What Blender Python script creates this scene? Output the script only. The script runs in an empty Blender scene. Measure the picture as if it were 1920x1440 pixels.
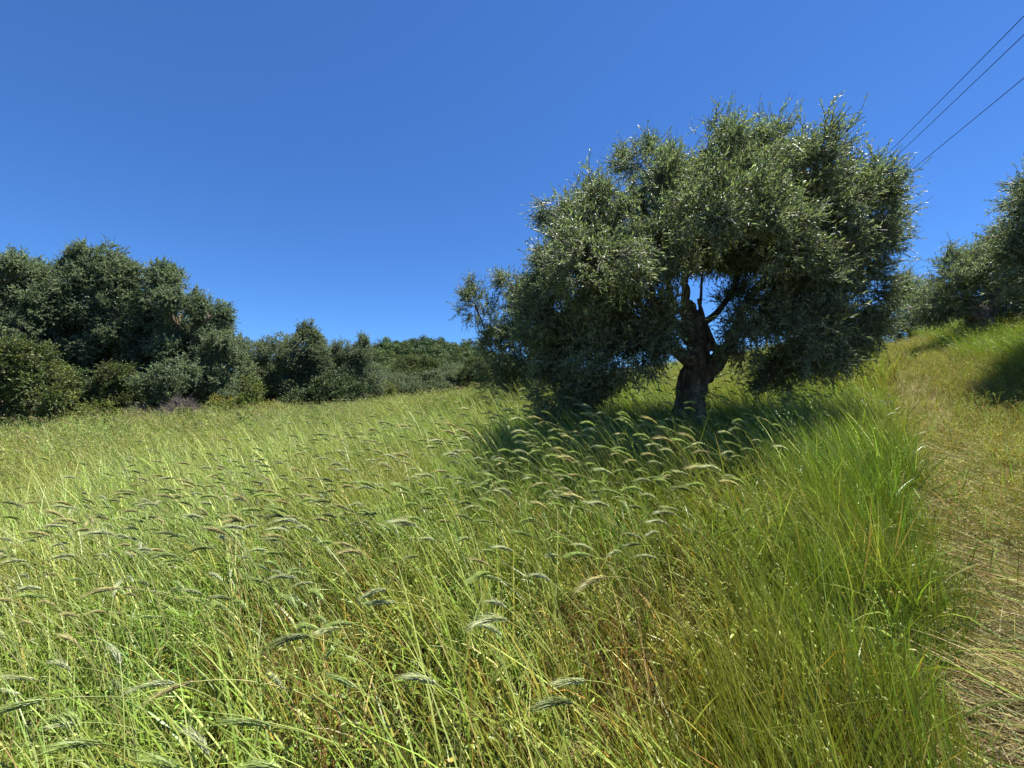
import bpy, math
import numpy as np
from mathutils import Vector, noise

rng = np.random.default_rng(7)
R = math.radians
scene = bpy.context.scene
COL = scene.collection

# ------------------------------------------------------------------ camera
CAM_Z = 1.65
F = 760.0                      # focal length in pixels of the 1920 px wide photograph
PITCH = R(1.9)
cd = bpy.data.cameras.new('camera')
cam = bpy.data.objects.new('camera', cd)
COL.objects.link(cam)
cam.location = (0, 0, CAM_Z)
cam.rotation_euler = (R(90) + PITCH, 0, 0)
cd.sensor_fit = 'HORIZONTAL'
cd.sensor_width = 36.0
cd.lens = 36.0 * F / 1920.0
cd.clip_start = 0.05
cd.clip_end = 9000
scene.camera = cam

# ------------------------------------------------------------------ sky, sun, exposure
SUN_DIR = Vector((0.31, 0.12, 1.0)).normalized()
SUN_EL = math.asin(SUN_DIR.z)
SUN_AZ = math.atan2(SUN_DIR.x, SUN_DIR.y)
world = bpy.data.worlds.new('World')
scene.world = world
world.use_nodes = True
wn = world.node_tree
bg = wn.nodes['Background']
sky = wn.nodes.new('ShaderNodeTexSky')
sky.sky_type = 'NISHITA'
sky.sun_disc = False
sky.sun_elevation = SUN_EL
sky.sun_rotation = SUN_AZ
sky.altitude = 600
sky.air_density = 1.0
sky.dust_density = 0.0
sky.ozone_density = 8.0
wb = wn.nodes.new('ShaderNodeMix')          # the deep blue of this clear sky
wb.data_type = 'RGBA'
wb.blend_type = 'MULTIPLY'
wb.inputs[0].default_value = 1.0
wb.inputs[7].default_value = (0.46, 0.72, 1.0, 1.0)
wn.links.new(sky.outputs[0], wb.inputs[6])
wn.links.new(wb.outputs[2], bg.inputs['Color'])
bg.inputs['Strength'].default_value = 0.0715
sl = bpy.data.lights.new('sun', 'SUN')
sl.energy = 5.0
sl.angle = R(0.5)
sl.color = (1.0, 0.96, 0.89)
sun = bpy.data.objects.new('sun', sl)
COL.objects.link(sun)
sun.location = (20, 30, 90)
sun.rotation_euler = SUN_DIR.to_track_quat('Z', 'Y').to_euler()
vs = scene.view_settings
vs.view_transform = 'Standard'
vs.look = 'None'
vs.gamma = 1.0
vs.exposure = 1.25
vs.use_curve_mapping = False
try:
    scene.cycles.max_bounces = 9
    scene.cycles.diffuse_bounces = 6
    scene.cycles.glossy_bounces = 2
    scene.cycles.transmission_bounces = 3
except Exception:
    pass


def at(u, v, Y):
    """the point of the place seen at photograph pixel (u, v), Y metres ahead of the camera"""
    cx = (u - 960.0) / F
    cy = (720.0 - v) / F
    c, s = math.cos(PITCH), math.sin(PITCH)
    d = (cx, c - s * cy, s + c * cy)
    t = Y / d[1]
    return Vector((d[0] * t, Y, CAM_Z + d[2] * t))


def tag(o, label=None, cat=None, group=None, kind=None):
    if label: o['label'] = label
    if cat: o['category'] = cat
    if group: o['group'] = group
    if kind: o['kind'] = kind
    return o


# ------------------------------------------------------------------ terrain height
_ctrl = [(0, 0, 0.0), (-2, 0, -0.22), (-5, 0, -0.5), (2, 0, 0.22), (5, 0, 0.5), (0, -3, -0.35), (-4, -3, -0.75), (4, -3, 0.1),
         (0, 2, 0.15), (-2.5, 2.2, -0.12), (-4, 4, -0.1), (0, 4, 0.5), (-8, 8, 0.05)]
for u, v, Y in [(1300, 818, 6.2), (200, 820, 14), (430, 803, 16), (620, 797, 19), (800, 779, 24), (900, 768, 20),
                (1200, 742, 13), (1080, 752, 13), (1690, 645, 15), (1840, 640, 11), (1900, 722, 7), (1800, 915, 4),
                (1850, 1300, 1.85), (1500, 700, 13), (0, 830, 11), (1700, 790, 7)]:
    p = at(u, v, Y)
    _ctrl.append((p.x, p.y, p.z))
_ctrl = np.array(_ctrl)


def _tps_k(d2):
    return 0.5 * d2 * np.log(d2 + 1e-9)


def _tps_fit(c, lam=0.15):
    n = len(c)
    d2 = ((c[:, None, :2] - c[None, :, :2]) ** 2).sum(-1)
    A = np.zeros((n + 3, n + 3))
    A[:n, :n] = _tps_k(d2) + lam * np.eye(n)
    Pm = np.c_[np.ones(n), c[:, :2]]
    A[:n, n:] = Pm
    A[n:, :n] = Pm.T
    return np.linalg.solve(A, np.r_[c[:, 2], 0, 0, 0])


_W = _tps_fit(_ctrl)


def sstep(a, b, x):
    t = np.clip((x - a) / (b - a), 0, 1)
    return t * t * (3 - 2 * t)


def wob(x, y, s, k=0.0):
    """cheap smooth noise, about -1..1"""
    return (np.sin(x * s + 1.3 + k) * np.cos(y * s * 0.83 - 0.7 + k * 2) + np.sin(x * s * 2.13 + y * s * 1.37 + k * 3)
            * 0.6 + np.sin(y * s * 3.1 - x * s * 2.3 + 2.0 + k) * 0.4) / 1.7


def hz(x, y):
    x = np.asarray(x, float); y = np.asarray(y, float)
    xc = np.clip(x, -24, 24); yc = np.clip(y, -6, 28)
    out = np.empty(x.shape)
    f, xf, yf = out.ravel(), xc.ravel(), yc.ravel()
    for i in range(0, f.size, 20000):
        a, b = xf[i:i + 20000], yf[i:i + 20000]
        d2 = (a[:, None] - _ctrl[None, :, 0]) ** 2 + (b[:, None] - _ctrl[None, :, 1]) ** 2
        f[i:i + 20000] = _tps_k(d2) @ _W[:-3] + _W[-3] + _W[-2] * a + _W[-1] * b
    z = f.reshape(x.shape) + 0.035 * wob(x, y, 1.1) + 0.02 * wob(x, y, 2.9)
    r = np.hypot(x, y)
    far = -0.9 + 0.25 * wob(x, y, 0.12) + 0.05 * np.clip(r - 44, 0, 90) * sstep(0.4, -0.1, x / (r + 1e-6))
    w = sstep(23, 44, r)
    return z * (1 - w) + far * w


def h1(x, y):
    return float(hz(np.array([x]), np.array([y]))[0])


def path_x(y):
    return np.interp(y, [-3, 0, 1, 2, 3, 5, 9.5, 14, 20], [-1.7, 0.68, 1.63, 2.57, 3.50, 5.35, 9.3, 13.3, 18.5])


# ------------------------------------------------------------------ materials
def new_mat(name):
    m = bpy.data.materials.new(name)
    m.use_nodes = True
    nt = m.node_tree
    for n in list(nt.nodes):
        nt.nodes.remove(n)
    return m, nt


def N(nt, t, **kw):
    n = nt.nodes.new(t)
    for k, v in kw.items():
        setattr(n, k, v)
    return n


def mixcol(nt, a, b, fac, mode='MIX'):
    n = N(nt, 'ShaderNodeMix', data_type='RGBA', blend_type=mode)
    for sock, v in ((n.inputs['Factor'], fac), (n.inputs['A'], a), (n.inputs['B'], b)):
        pass
    def put(s, v):
        if isinstance(v, bpy.types.NodeSocket): nt.links.new(v, s)
        elif isinstance(v, (int, float)): s.default_value = v
        else: s.default_value = (*v, 1)
    put(n.inputs[0], fac); put(n.inputs[6], a); put(n.inputs[7], b)
    return n.outputs[2]


def leaf_material(name, gloss=0.35, spec=0.5, transl=0.25, back=None, rand_lo=0.7, rand_hi=1.3, patch=None, transl_tint=(1.0, 1.0, 0.45), hue=0.0):
    """colour from the vertex attribute 'tint', varied per plant and in patches over the ground"""
    m, nt = new_mat(name)
    out = N(nt, 'ShaderNodeOutputMaterial')
    att = N(nt, 'ShaderNodeAttribute', attribute_name='tint')
    info = N(nt, 'ShaderNodeObjectInfo')
    mr = N(nt, 'ShaderNodeMapRange')
    mr.inputs[3].default_value = rand_lo; mr.inputs[4].default_value = rand_hi
    nt.links.new(info.outputs['Random'], mr.inputs[0])
    hsv = N(nt, 'ShaderNodeHueSaturation')
    nt.links.new(att.outputs['Color'], hsv.inputs['Color'])
    nt.links.new(mr.outputs[0], hsv.inputs['Value'])
    col = hsv.outputs[0]
    if hue:
        mh = N(nt, 'ShaderNodeMath', operation='MULTIPLY_ADD')
        fr = N(nt, 'ShaderNodeMath', operation='FRACT')
        mu = N(nt, 'ShaderNodeMath', operation='MULTIPLY')
        mu.inputs[1].default_value = 17.3
        nt.links.new(info.outputs['Random'], mu.inputs[0]); nt.links.new(mu.outputs[0], fr.inputs[0])
        nt.links.new(fr.outputs[0], mh.inputs[0]); mh.inputs[1].default_value = hue; mh.inputs[2].default_value = 0.5 - hue / 2
        nt.links.new(mh.outputs[0], hsv.inputs['Hue'])
    if patch:
        geo = N(nt, 'ShaderNodeNewGeometry')
        no = N(nt, 'ShaderNodeTexNoise')
        no.inputs['Scale'].default_value = patch[1]
        no.inputs['Detail'].default_value = 3
        nt.links.new(geo.outputs['Position'], no.inputs['Vector'])
        rr = N(nt, 'ShaderNodeMapRange')
        rr.inputs[1].default_value = 0.45; rr.inputs[2].default_value = 0.7
        rr.inputs[3].default_value = 0.0; rr.inputs[4].default_value = patch[2]
        nt.links.new(no.outputs[0], rr.inputs[0])
        col = mixcol(nt, col, patch[0], rr.outputs[0])
    if back:
        geo = N(nt, 'ShaderNodeNewGeometry')
        bc = mixcol(nt, back, back, 0.0)
        mm = N(nt, 'ShaderNodeMath', operation='MULTIPLY'); mm.inputs[1].default_value = 0.85
        nt.links.new(geo.outputs['Backfacing'], mm.inputs[0])
        col = mixcol(nt, col, back, mm.outputs[0])
    bs = N(nt, 'ShaderNodeBsdfPrincipled')
    bs.inputs['Roughness'].default_value = gloss
    bs.inputs['Specular IOR Level'].default_value = spec
    nt.links.new(col, bs.inputs['Base Color'])
    tr = N(nt, 'ShaderNodeBsdfTranslucent')
    nt.links.new(mixcol(nt, col, transl_tint, 1.0, 'MULTIPLY'), tr.inputs[0])
    mx = N(nt, 'ShaderNodeMixShader')
    mx.inputs[0].default_value = transl
    nt.links.new(bs.outputs[0], mx.inputs[1]); nt.links.new(tr.outputs[0], mx.inputs[2])
    nt.links.new(mx.outputs[0], out.inputs[0])
    return m


def noise_material(name, cols, scale, rough=0.9, bump=0.3, stretch=(1, 1, 1), detail=8):
    m, nt = new_mat(name)
    out = N(nt, 'ShaderNodeOutputMaterial')
    bs = N(nt, 'ShaderNodeBsdfPrincipled')
    bs.inputs['Roughness'].default_value = rough
    bs.inputs['Specular IOR Level'].default_value = 0.2
    tc = N(nt, 'ShaderNodeTexCoord')
    mp = N(nt, 'ShaderNodeMapping')
    mp.inputs['Scale'].default_value = stretch
    nt.links.new(tc.outputs['Object'], mp.inputs[0])
    no = N(nt, 'ShaderNodeTexNoise')
    no.inputs['Scale'].default_value = scale
    no.inputs['Detail'].default_value = detail
    no.inputs['Roughness'].default_value = 0.65
    nt.links.new(mp.outputs[0], no.inputs['Vector'])
    cr = N(nt, 'ShaderNodeValToRGB')
    el = cr.color_ramp.elements
    el[0].position = 0.3; el[0].color = (*cols[0], 1)
    el[1].position = 0.7; el[1].color = (*cols[-1], 1)
    for i, c in enumerate(cols[1:-1]):
        e = el.new(0.3 + 0.4 * (i + 1) / (len(cols) - 1)); e.color = (*c, 1)
    nt.links.new(no.outputs[0], cr.inputs[0])
    nt.links.new(cr.outputs[0], bs.inputs['Base Color'])
    bp = N(nt, 'ShaderNodeBump')
    bp.inputs['Strength'].default_value = bump
    bp.inputs['Distance'].default_value = 0.03
    nt.links.new(no.outputs[0], bp.inputs['Height'])
    nt.links.new(bp.outputs[0], bs.inputs['Normal'])
    nt.links.new(bs.outputs[0], out.inputs[0])
    return m


M = {}
M['soil'] = noise_material('soil_and_thatch', [(0.035, 0.028, 0.014), (0.07, 0.058, 0.026), (0.12, 0.095, 0.045)], 3.0, 0.95, 0.6)
M['path'] = noise_material('dry_trodden_straw', [(0.09, 0.07, 0.035), (0.17, 0.14, 0.07), (0.26, 0.22, 0.12)], 14.0, 0.95, 0.6)
M['hill'] = noise_material('wooded_ground', [(0.025, 0.04, 0.014), (0.05, 0.065, 0.022)], 0.05, 0.95, 0.0)
M['bark'] = noise_material('olive_bark', [(0.035, 0.027, 0.020), (0.13, 0.102, 0.075), (0.34, 0.28, 0.22)], 14.0, 0.95, 1.0, (1, 1, 0.4), 12)
M['twig_bark'] = noise_material('grey_twig_bark', [(0.09, 0.07, 0.06), (0.24, 0.20, 0.18)], 12.0, 0.9, 0.3)
M['pole_wood'] = noise_material('weathered_wood', [(0.10, 0.08, 0.06), (0.22, 0.18, 0.14)], 6.0, 0.9, 0.3, (1, 1, 0.1))
M['cable'] = noise_material('dark_cable', [(0.015, 0.016, 0.02), (0.03, 0.03, 0.036)], 5.0, 0.6, 0.0)
M['ceramic'] = noise_material('brown_ceramic', [(0.10, 0.05, 0.03), (0.14, 0.07, 0.04)], 3.0, 0.3, 0.0)

M['olive'] = leaf_material('olive_leaf', 0.38, 0.48, 0.42, transl_tint=(0.9, 1.0, 0.52), back=(0.29, 0.34, 0.21), rand_lo=0.65, rand_hi=1.35, hue=0.03)
M['oak'] = leaf_material('evergreen_leaf', 0.45, 0.45, 0.42, transl_tint=(0.9, 1.0, 0.65), back=(0.20, 0.24, 0.14), rand_lo=0.55, rand_hi=1.45, hue=0.03)
M['wood'] = leaf_material('far_leaf', 0.6, 0.2, 0.2, rand_lo=0.6, rand_hi=1.4, hue=0.03)
M['glossy'] = leaf_material('glossy_dark_leaf', 0.4, 0.5, 0.2, rand_lo=0.6, rand_hi=1.4, hue=0.03)
M['bush'] = leaf_material('shrub_leaf', 0.5, 0.3, 0.3, rand_lo=0.65, rand_hi=1.35, hue=0.04)
M['grass'] = leaf_material('grass_blade', 0.40, 0.38, 0.25, rand_lo=0.72, rand_hi=1.28, hue=0.03, patch=((0.30, 0.255, 0.045), 0.55, 0.5))
M['lowgrass'] = leaf_material('yellow_grass_blade', 0.5, 0.3, 0.3, rand_lo=0.7, rand_hi=1.3, hue=0.03)
M['straw'] = leaf_material('straw', 0.55, 0.3, 0.2, rand_lo=0.65, rand_hi=1.3)
M['ear'] = leaf_material('bearded_ear', 0.40, 0.45, 0.5, rand_lo=0.8, rand_hi=1.2, transl_tint=(1, 1, 0.75))
M['petal'] = leaf_material('petal', 0.6, 0.2, 0.3, rand_lo=0.8, rand_hi=1.2, transl_tint=(1, 1, 1))


# ------------------------------------------------------------------ mesh helpers
def mesh_np(name, verts, faces, tint=None, mat=None, smooth=False):
    """faces: an (n,k) array or a list of such arrays"""
    verts = np.asarray(verts, np.float32).reshape(-1, 3)
    if not isinstance(faces, list):
        faces = [faces]
    faces = [np.asarray(f, np.int32) for f in faces if len(f)]
    me = bpy.data.meshes.new(name)
    me.vertices.add(len(verts))
    me.vertices.foreach_set('co', verts.ravel())
    if faces:
        loops = np.concatenate([f.ravel() for f in faces])
        tot = np.concatenate([np.full(len(f), f.shape[1], np.int32) for f in faces])
        st = np.r_[0, np.cumsum(tot)[:-1]].astype(np.int32)
        me.loops.add(len(loops))
        me.loops.foreach_set('vertex_index', loops)
        me.polygons.add(len(tot))
        me.polygons.foreach_set('loop_start', st)
        me.polygons.foreach_set('loop_total', tot)
        if smooth:
            me.polygons.foreach_set('use_smooth', np.ones(len(tot), bool))
    if tint is not None:
        t = np.asarray(tint, np.float32).reshape(-1, 3)
        a = me.attributes.new('tint', 'FLOAT_COLOR', 'POINT')
        a.data.foreach_set('color', np.c_[t, np.ones(len(t), np.float32)].astype(np.float32).ravel())
    me.update()
    me.validate()
    if mat: me.materials.append(mat)
    return me


def obj(name, me, parent=None, loc=None, link=True):
    o = bpy.data.objects.new(name, me)
    if link: COL.objects.link(o)
    if parent: o.parent = parent
    if loc is not None: o.location = loc
    return o


def empty(name, loc):
    o = bpy.data.objects.new(name, None)
    o.empty_display_size = 0.2
    COL.objects.link(o)
    o.location = loc
    return o


class MB:
    """collects verts, faces and tints of one mesh"""
    def __init__(s):
        s.v, s.q, s.t, s.c, s.n = [], [], [], [], 0

    def add(s, v, quads=None, tris=None, tint=None):
        v = np.asarray(v, float).reshape(-1, 3)
        if quads is not None and len(quads): s.q.append(np.asarray(quads) + s.n)
        if tris is not None and len(tris): s.t.append(np.asarray(tris) + s.n)
        if tint is None: tint = (0.2, 0.2, 0.2)
        t = np.asarray(tint, float)
        if t.ndim == 1: t = np.tile(t, (len(v), 1))
        s.v.append(v); s.c.append(t); s.n += len(v)

    def mesh(s, name, mat, smooth=False):
        f = []
        if s.q: f.append(np.concatenate(s.q))
        if s.t: f.append(np.concatenate(s.t))
        return mesh_np(name, np.concatenate(s.v), f, np.concatenate(s.c), mat, smooth)


def unit(v):
    return v / (np.linalg.norm(v, axis=-1, keepdims=True) + 1e-12)


def smooth_path(pts, n):
    """Catmull-Rom through pts (columns may hold radii too)"""
    p = np.asarray(pts, float)
    p = np.vstack([2 * p[0] - p[1], p, 2 * p[-1] - p[-2]])
    out = []
    m = len(p) - 3
    for i in range(m):
        t = np.linspace(0, 1, n, endpoint=(i == m - 1))[:, None]
        a, b, c, d = p[i], p[i + 1], p[i + 2], p[i + 3]
        out.append(0.5 * ((2 * b) + (-a + c) * t + (2 * a - 5 * b + 4 * c - d) * t ** 2 + (-a + 3 * b - 3 * c + d) * t ** 3))
    return np.vstack(out)


def tube(mb, pts, rad, sides=8, bark=0.0, seed=0.0, tint=(0.12, 0.1, 0.08), cap=True):
    pts = np.asarray(pts, float); rad = np.asarray(rad, float)
    n = len(pts)
    tan = unit(np.gradient(pts, axis=0))
    ref = np.array([0.0, 1.0, 0.0]) if abs(tan[0, 1]) < 0.85 else np.array([1.0, 0, 0])
    a = np.linspace(0, 2 * np.pi, sides, endpoint=False)
    V = np.empty((n, sides, 3))
    for i in range(n):
        u = unit(np.cross(tan[i], ref)); w = np.cross(tan[i], u); ref = -np.cross(tan[i], u) * -1
        ref = w
        r = np.full(sides, rad[i])
        if bark:
            s = i / max(n - 1, 1)
            r = r * (1 + bark * (0.5 * np.sin(a * 3 + seed + 2.2 * s * 3) + 0.35 * np.sin(a * 5 - 4 * s + seed * 2) + 0.3 * np.sin(a * 9 + 9 * s + seed)
                                 + 0.35 * np.sin(s * 23 + seed * 3 + 2 * np.cos(a * 2 + seed)) + 0.25 * np.sin(a * 13 + s * 31 + seed)))
        # keep a right-handed frame
        V[i] = pts[i] + np.cos(a)[:, None] * u * r[:, None] + np.sin(a)[:, None] * w * r[:, None]
        ref = np.cross(u, tan[i])
    idx = np.arange(n * sides).reshape(n, sides)
    q = np.stack([idx[:-1], np.roll(idx[:-1], -1, 1), np.roll(idx[1:], -1, 1), idx[1:]], -1).reshape(-1, 4)
    v = V.reshape(-1, 3)
    tris = None
    if cap:
        v = np.vstack([v, pts[-1] + tan[-1] * rad[-1] * 0.3, pts[0]])
        e, b = n * sides, n * sides + 1
        t1 = np.stack([idx[-1], np.roll(idx[-1], -1), np.full(sides, e)], -1)
        t2 = np.stack([np.roll(idx[0], -1), idx[0], np.full(sides, b)], -1)
        tris = np.vstack([t1, t2])
    mb.add(v, q, tris, tint)


# ------------------------------------------------------------------ scatter (geometry nodes) helpers
def quat_to(dirs, spin):
    """quaternions turning local +Z into dirs, after a spin about it"""
    d = unit(dirs)
    th = np.arccos(np.clip(d[:, 2], -1, 1)); ph = np.arctan2(d[:, 1], d[:, 0])
    def qz(a): return np.c_[np.cos(a / 2), 0 * a, 0 * a, np.sin(a / 2)]
    def qy(a): return np.c_[np.cos(a / 2), 0 * a, np.sin(a / 2), 0 * a]
    def mul(p, q):
        w1, x1, y1, z1 = p.T; w2, x2, y2, z2 = q.T
        return np.c_[w1 * w2 - x1 * x2 - y1 * y2 - z1 * z2, w1 * x2 + x1 * w2 + y1 * z2 - z1 * y2,
                     w1 * y2 - x1 * z2 + y1 * w2 + z1 * x2, w1 * z2 + x1 * y2 - y1 * x2 + z1 * w2]
    return mul(mul(qz(ph), qy(th)), qz(spin))


_groups = {}


def scatter_group(coll):
    if coll.name in _groups:
        return _groups[coll.name]
    g = bpy.data.node_groups.new('scatter_' + coll.name, 'GeometryNodeTree')
    g.interface.new_socket('Geometry', in_out='INPUT', socket_type='NodeSocketGeometry')
    g.interface.new_socket('Geometry', in_out='OUTPUT', socket_type='NodeSocketGeometry')
    gi = g.nodes.new('NodeGroupInput'); go = g.nodes.new('NodeGroupOutput')
    ci = g.nodes.new('GeometryNodeCollectionInfo')
    ci.inputs['Collection'].default_value = coll
    ci.inputs['Separate Children'].default_value = True
    ci.inputs['Reset Children'].default_value = True
    ip = g.nodes.new('GeometryNodeInstanceOnPoints')
    ip.inputs['Pick Instance'].default_value = True
    def attr(nm, t):
        n = g.nodes.new('GeometryNodeInputNamedAttribute')
        n.data_type = t; n.inputs['Name'].default_value = nm
        return [o for o in n.outputs if o.enabled][0]
    L = g.links.new
    L(gi.outputs[0], ip.inputs['Points']); L(ci.outputs[0], ip.inputs['Instance'])
    L(attr('which', 'INT'), ip.inputs['Instance Index'])
    L(attr('turn', 'QUATERNION'), ip.inputs['Rotation'])
    L(attr('size', 'FLOAT'), ip.inputs['Scale'])
    L(ip.outputs[0], go.inputs[0])
    _groups[coll.name] = g
    return g


def scatter(name, pts, quat, size, which, coll, parent=None, loc=None, kind='stuff'):
    pts = np.asarray(pts, np.float32); n = len(pts)
    me = bpy.data.meshes.new(name)
    me.vertices.add(n)
    me.vertices.foreach_set('co', pts.ravel())
    a = me.attributes.new('turn', 'QUATERNION', 'POINT'); a.data.foreach_set('value', np.asarray(quat, np.float32).ravel())
    a = me.attributes.new('size', 'FLOAT', 'POINT'); a.data.foreach_set('value', np.asarray(size, np.float32))
    a = me.attributes.new('which', 'INT', 'POINT'); a.data.foreach_set('value', np.asarray(which, np.int32))
    me.update()
    o = obj(name, me, parent, loc)
    md = o.modifiers.new('scatter', 'NODES')
    md.node_group = scatter_group(coll)
    if kind: o['kind'] = kind
    return o


def source(coll_name, meshes):
    c = bpy.data.collections.new(coll_name)
    for i, me in enumerate(meshes):
        o = bpy.data.objects.new('%s_%02d' % (coll_name, i), me)
        c.objects.link(o)
    return c


# ------------------------------------------------------------------ leaf sprays
def leaf_batch(mb, base, d, up, length, width, col, fold=0.25, bend=0.15):
    """many leaves at once, each six corners and four faces, folded along the midrib"""
    d = unit(d); s = unit(np.cross(d, up)); nrm = np.cross(s, d)
    L = length[:, None]; W = width[:, None]
    p0 = base
    p3 = base + d * L - nrm * L * bend
    m1 = base + d * L * 0.33
    m2 = base + d * L * 0.7 - nrm * L * bend * 0.35
    l1 = m1 + s * W * 0.5 + nrm * W * fold; r1 = m1 - s * W * 0.5 + nrm * W * fold
    l2 = m2 + s * W * 0.40 + nrm * W * fold; r2 = m2 - s * W * 0.40 + nrm * W * fold
    n = len(base)
    V = np.stack([p0, l1, l2, p3, r2, r1, m1, m2], 1)
    o = (np.arange(n) * 8)[:, None]
    q = np.concatenate([o + np.array([[6, 7, 2, 1]]), o + np.array([[5, 4, 7, 6]])])
    t = np.concatenate([o + np.array([[0, 6, 1]]), o + np.array([[0, 5, 6]]), o + np.array([[7, 3, 2]]), o + np.array([[4, 3, 7]])])
    c = np.repeat(col, 8, 0)
    mb.add(V.reshape(-1, 3), q, t, c)


def spray(rg, n, L, ll, lw, base_col, jit, stem_col, angle=(30, 65), curve=0.25, alt=None, side=3, lights=None):
    """a leafy shoot along +Z"""
    mb = MB()
    nst = 1 + side
    k = max(2, n // nst)
    for si in range(nst):
        if si == 0:
            o0 = np.zeros(3); ax = np.array([0, 0, 1.0]); l = L
        else:
            a = rg.uniform(0, 2 * np.pi); th = rg.uniform(0.5, 1.0)
            o0 = np.array([0, 0, L * rg.uniform(0.1, 0.6)]); ax = np.array([np.sin(th) * np.cos(a), np.sin(th) * np.sin(a), np.cos(th)]); l = L * rg.uniform(0.4, 0.65)
        cv = rg.normal(0, curve, 3)
        t = np.linspace(0, 1, 5)[:, None]
        pts = o0 + ax * l * t + cv * l * t ** 2
        tube(mb, pts, np.linspace(0.006, 0.0025, 5) * (L / 0.4), 3, tint=stem_col, cap=False)
        tt = np.sort(rg.uniform(0.08, 1.02, k))[:, None]
        b = o0 + ax * l * tt + cv * l * tt ** 2
        axl = unit(ax + 2 * cv * tt)
        az = (np.arange(k) * 2.4 + rg.normal(0, 0.5, k))
        r1 = unit(np.cross(axl, rg.normal(0, 1, 3)[None])); r2 = np.cross(axl, r1)
        rad = np.cos(az)[:, None] * r1 + np.sin(az)[:, None] * r2
        an = np.radians(rg.uniform(angle[0], angle[1], k))[:, None] * (1 - 0.5 * tt)
        d = axl * np.cos(an) + rad * np.sin(an)
        up = unit(axl * 0.7 - rad * 0.7 + rg.normal(0, 0.45, (k, 3)))
        col = np.array(base_col)[None] * np.exp(rg.normal(0, jit, (k, 1))) * (1 + rg.normal(0, 0.06, (k, 3)))
        if alt is not None:
            w = (rg.random((k, 1)) < alt[1])
            col = np.where(w, np.array(alt[0])[None] * np.exp(rg.normal(0, jit, (k, 1))), col)
        leaf_batch(mb, b, d, up, ll * rg.uniform(0.65, 1.2, k), lw * rg.uniform(0.75, 1.2, k), np.clip(col, 0.004, 1))
    return mb


rs = np.random.default_rng(3)
olive_col = (0.132, 0.186, 0.078)
SRC = {}
SRC['olive'] = source('olive_shoot', [spray(rs, 34, 0.34, 0.060, 0.0135, olive_col, 0.25, (0.16, 0.14, 0.10), alt=((0.31, 0.34, 0.16), 0.22)).mesh('olive_shoot', M['olive']) for _ in range(8)])
SRC['oldolive'] = source('far_olive_shoot', [spray(rs, 30, 0.42, 0.085, 0.024, (0.155, 0.20, 0.105), 0.3, (0.12, 0.11, 0.09), alt=((0.18, 0.20, 0.085), 0.12)).mesh('far_olive_shoot', M['oak']) for _ in range(5)])
SRC['oak'] = source('oak_shoot', [spray(rs, 36, 0.34, 0.062, 0.030, (0.185, 0.25, 0.135), 0.38, (0.10, 0.08, 0.06), (35, 75), alt=((0.12, 0.15, 0.05), 0.10)).mesh('oak_shoot', M['oak']) for _ in range(7)])
SRC['oakpale'] = source('pale_oak_shoot', [spray(rs, 34, 0.34, 0.062, 0.028, (0.185, 0.225, 0.13), 0.34, (0.14, 0.11, 0.08), (30, 70), alt=((0.17, 0.17, 0.065), 0.16)).mesh('pale_oak_shoot', M['oak']) for _ in range(6)])
SRC['dark'] = source('dark_bush_shoot', [spray(rs, 36, 0.32, 0.06, 0.028, (0.07, 0.115, 0.035), 0.35, (0.10, 0.08, 0.06), (35, 75), alt=((0.14, 0.18, 0.06), 0.1)).mesh('dark_bush_shoot', M['glossy']) for _ in range(5)])
SRC['bush'] = source('bush_shoot', [spray(rs, 34, 0.30, 0.055, 0.026, (0.105, 0.145, 0.05), 0.28, (0.14, 0.11, 0.07), alt=((0.15, 0.17, 0.045), 0.15)).mesh('bush_shoot', M['bush']) for _ in range(5)])
SRC['bright'] = source('bright_bush_shoot', [spray(rs, 34, 0.28, 0.06, 0.030, (0.16, 0.215, 0.06), 0.25, (0.16, 0.12, 0.06), alt=((0.30, 0.27, 0.05), 0.1)).mesh('bright_bush_shoot', M['bush']) for _ in range(5)])
SRC['yellow'] = source('yellow_bush_shoot', [spray(rs, 30, 0.26, 0.06, 0.034, (0.25, 0.25, 0.05), 0.28, (0.2, 0.13, 0.05), alt=((0.34, 0.22, 0.04), 0.15)).mesh('yellow_bush_shoot', M['bush']) for _ in range(4)])
SRC['dead'] = source('dead_twig', [spray(rs, 16, 0.40, 0.03, 0.010, (0.17, 0.14, 0.13), 0.3, (0.21, 0.175, 0.165), side=7, curve=0.35).mesh('dead_twig', M['twig_bark']) for _ in range(4)])


def far_crown(rg, n, leaf, col, jit):
    """a whole distant crown, about 1 m across, as loose leaf tufts"""
    mb = MB()
    k = 9
    c = unit(rg.normal(0, 1, (k, 3))) * rg.uniform(0.15, 0.34, (k, 1)); c[:, 2] = np.abs(c[:, 2]) * 1.0
    r = rg.uniform(0.16, 0.27, k)
    w = rg.integers(0, k, n)
    d = unit(rg.normal(0, 1, (n, 3)))
    p = c[w] + d * (r[w] * rg.uniform(0.7, 1.05, n))[:, None] + np.array([0, 0, 0.22])
    p[:, 2] *= 1.45
    up = unit(d + rg.normal(0, 0.5, (n, 3)))
    dd = unit(np.cross(up, rg.normal(0, 1, (n, 3))))
    cc = np.array(col)[None] * np.exp(rg.normal(0, jit, (n, 1)))
    leaf_batch(mb, p - dd * leaf * 0.5, dd, up, np.full(n, leaf) * rg.uniform(0.6, 1.3, n), np.full(n, leaf * 0.6), np.clip(cc, 0.004, 1), 0.15)
    return mb


SRC['hillwood'] = source('hill_crown', [far_crown(rs, 420, 0.10, cc, 0.3).mesh('hill_crown', M['wood'])
                                        for cc in ((0.065, 0.105, 0.036), (0.085, 0.125, 0.04), (0.05, 0.09, 0.034), (0.115, 0.15, 0.048), (0.07, 0.11, 0.038), (0.18, 0.155, 0.05))])


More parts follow.
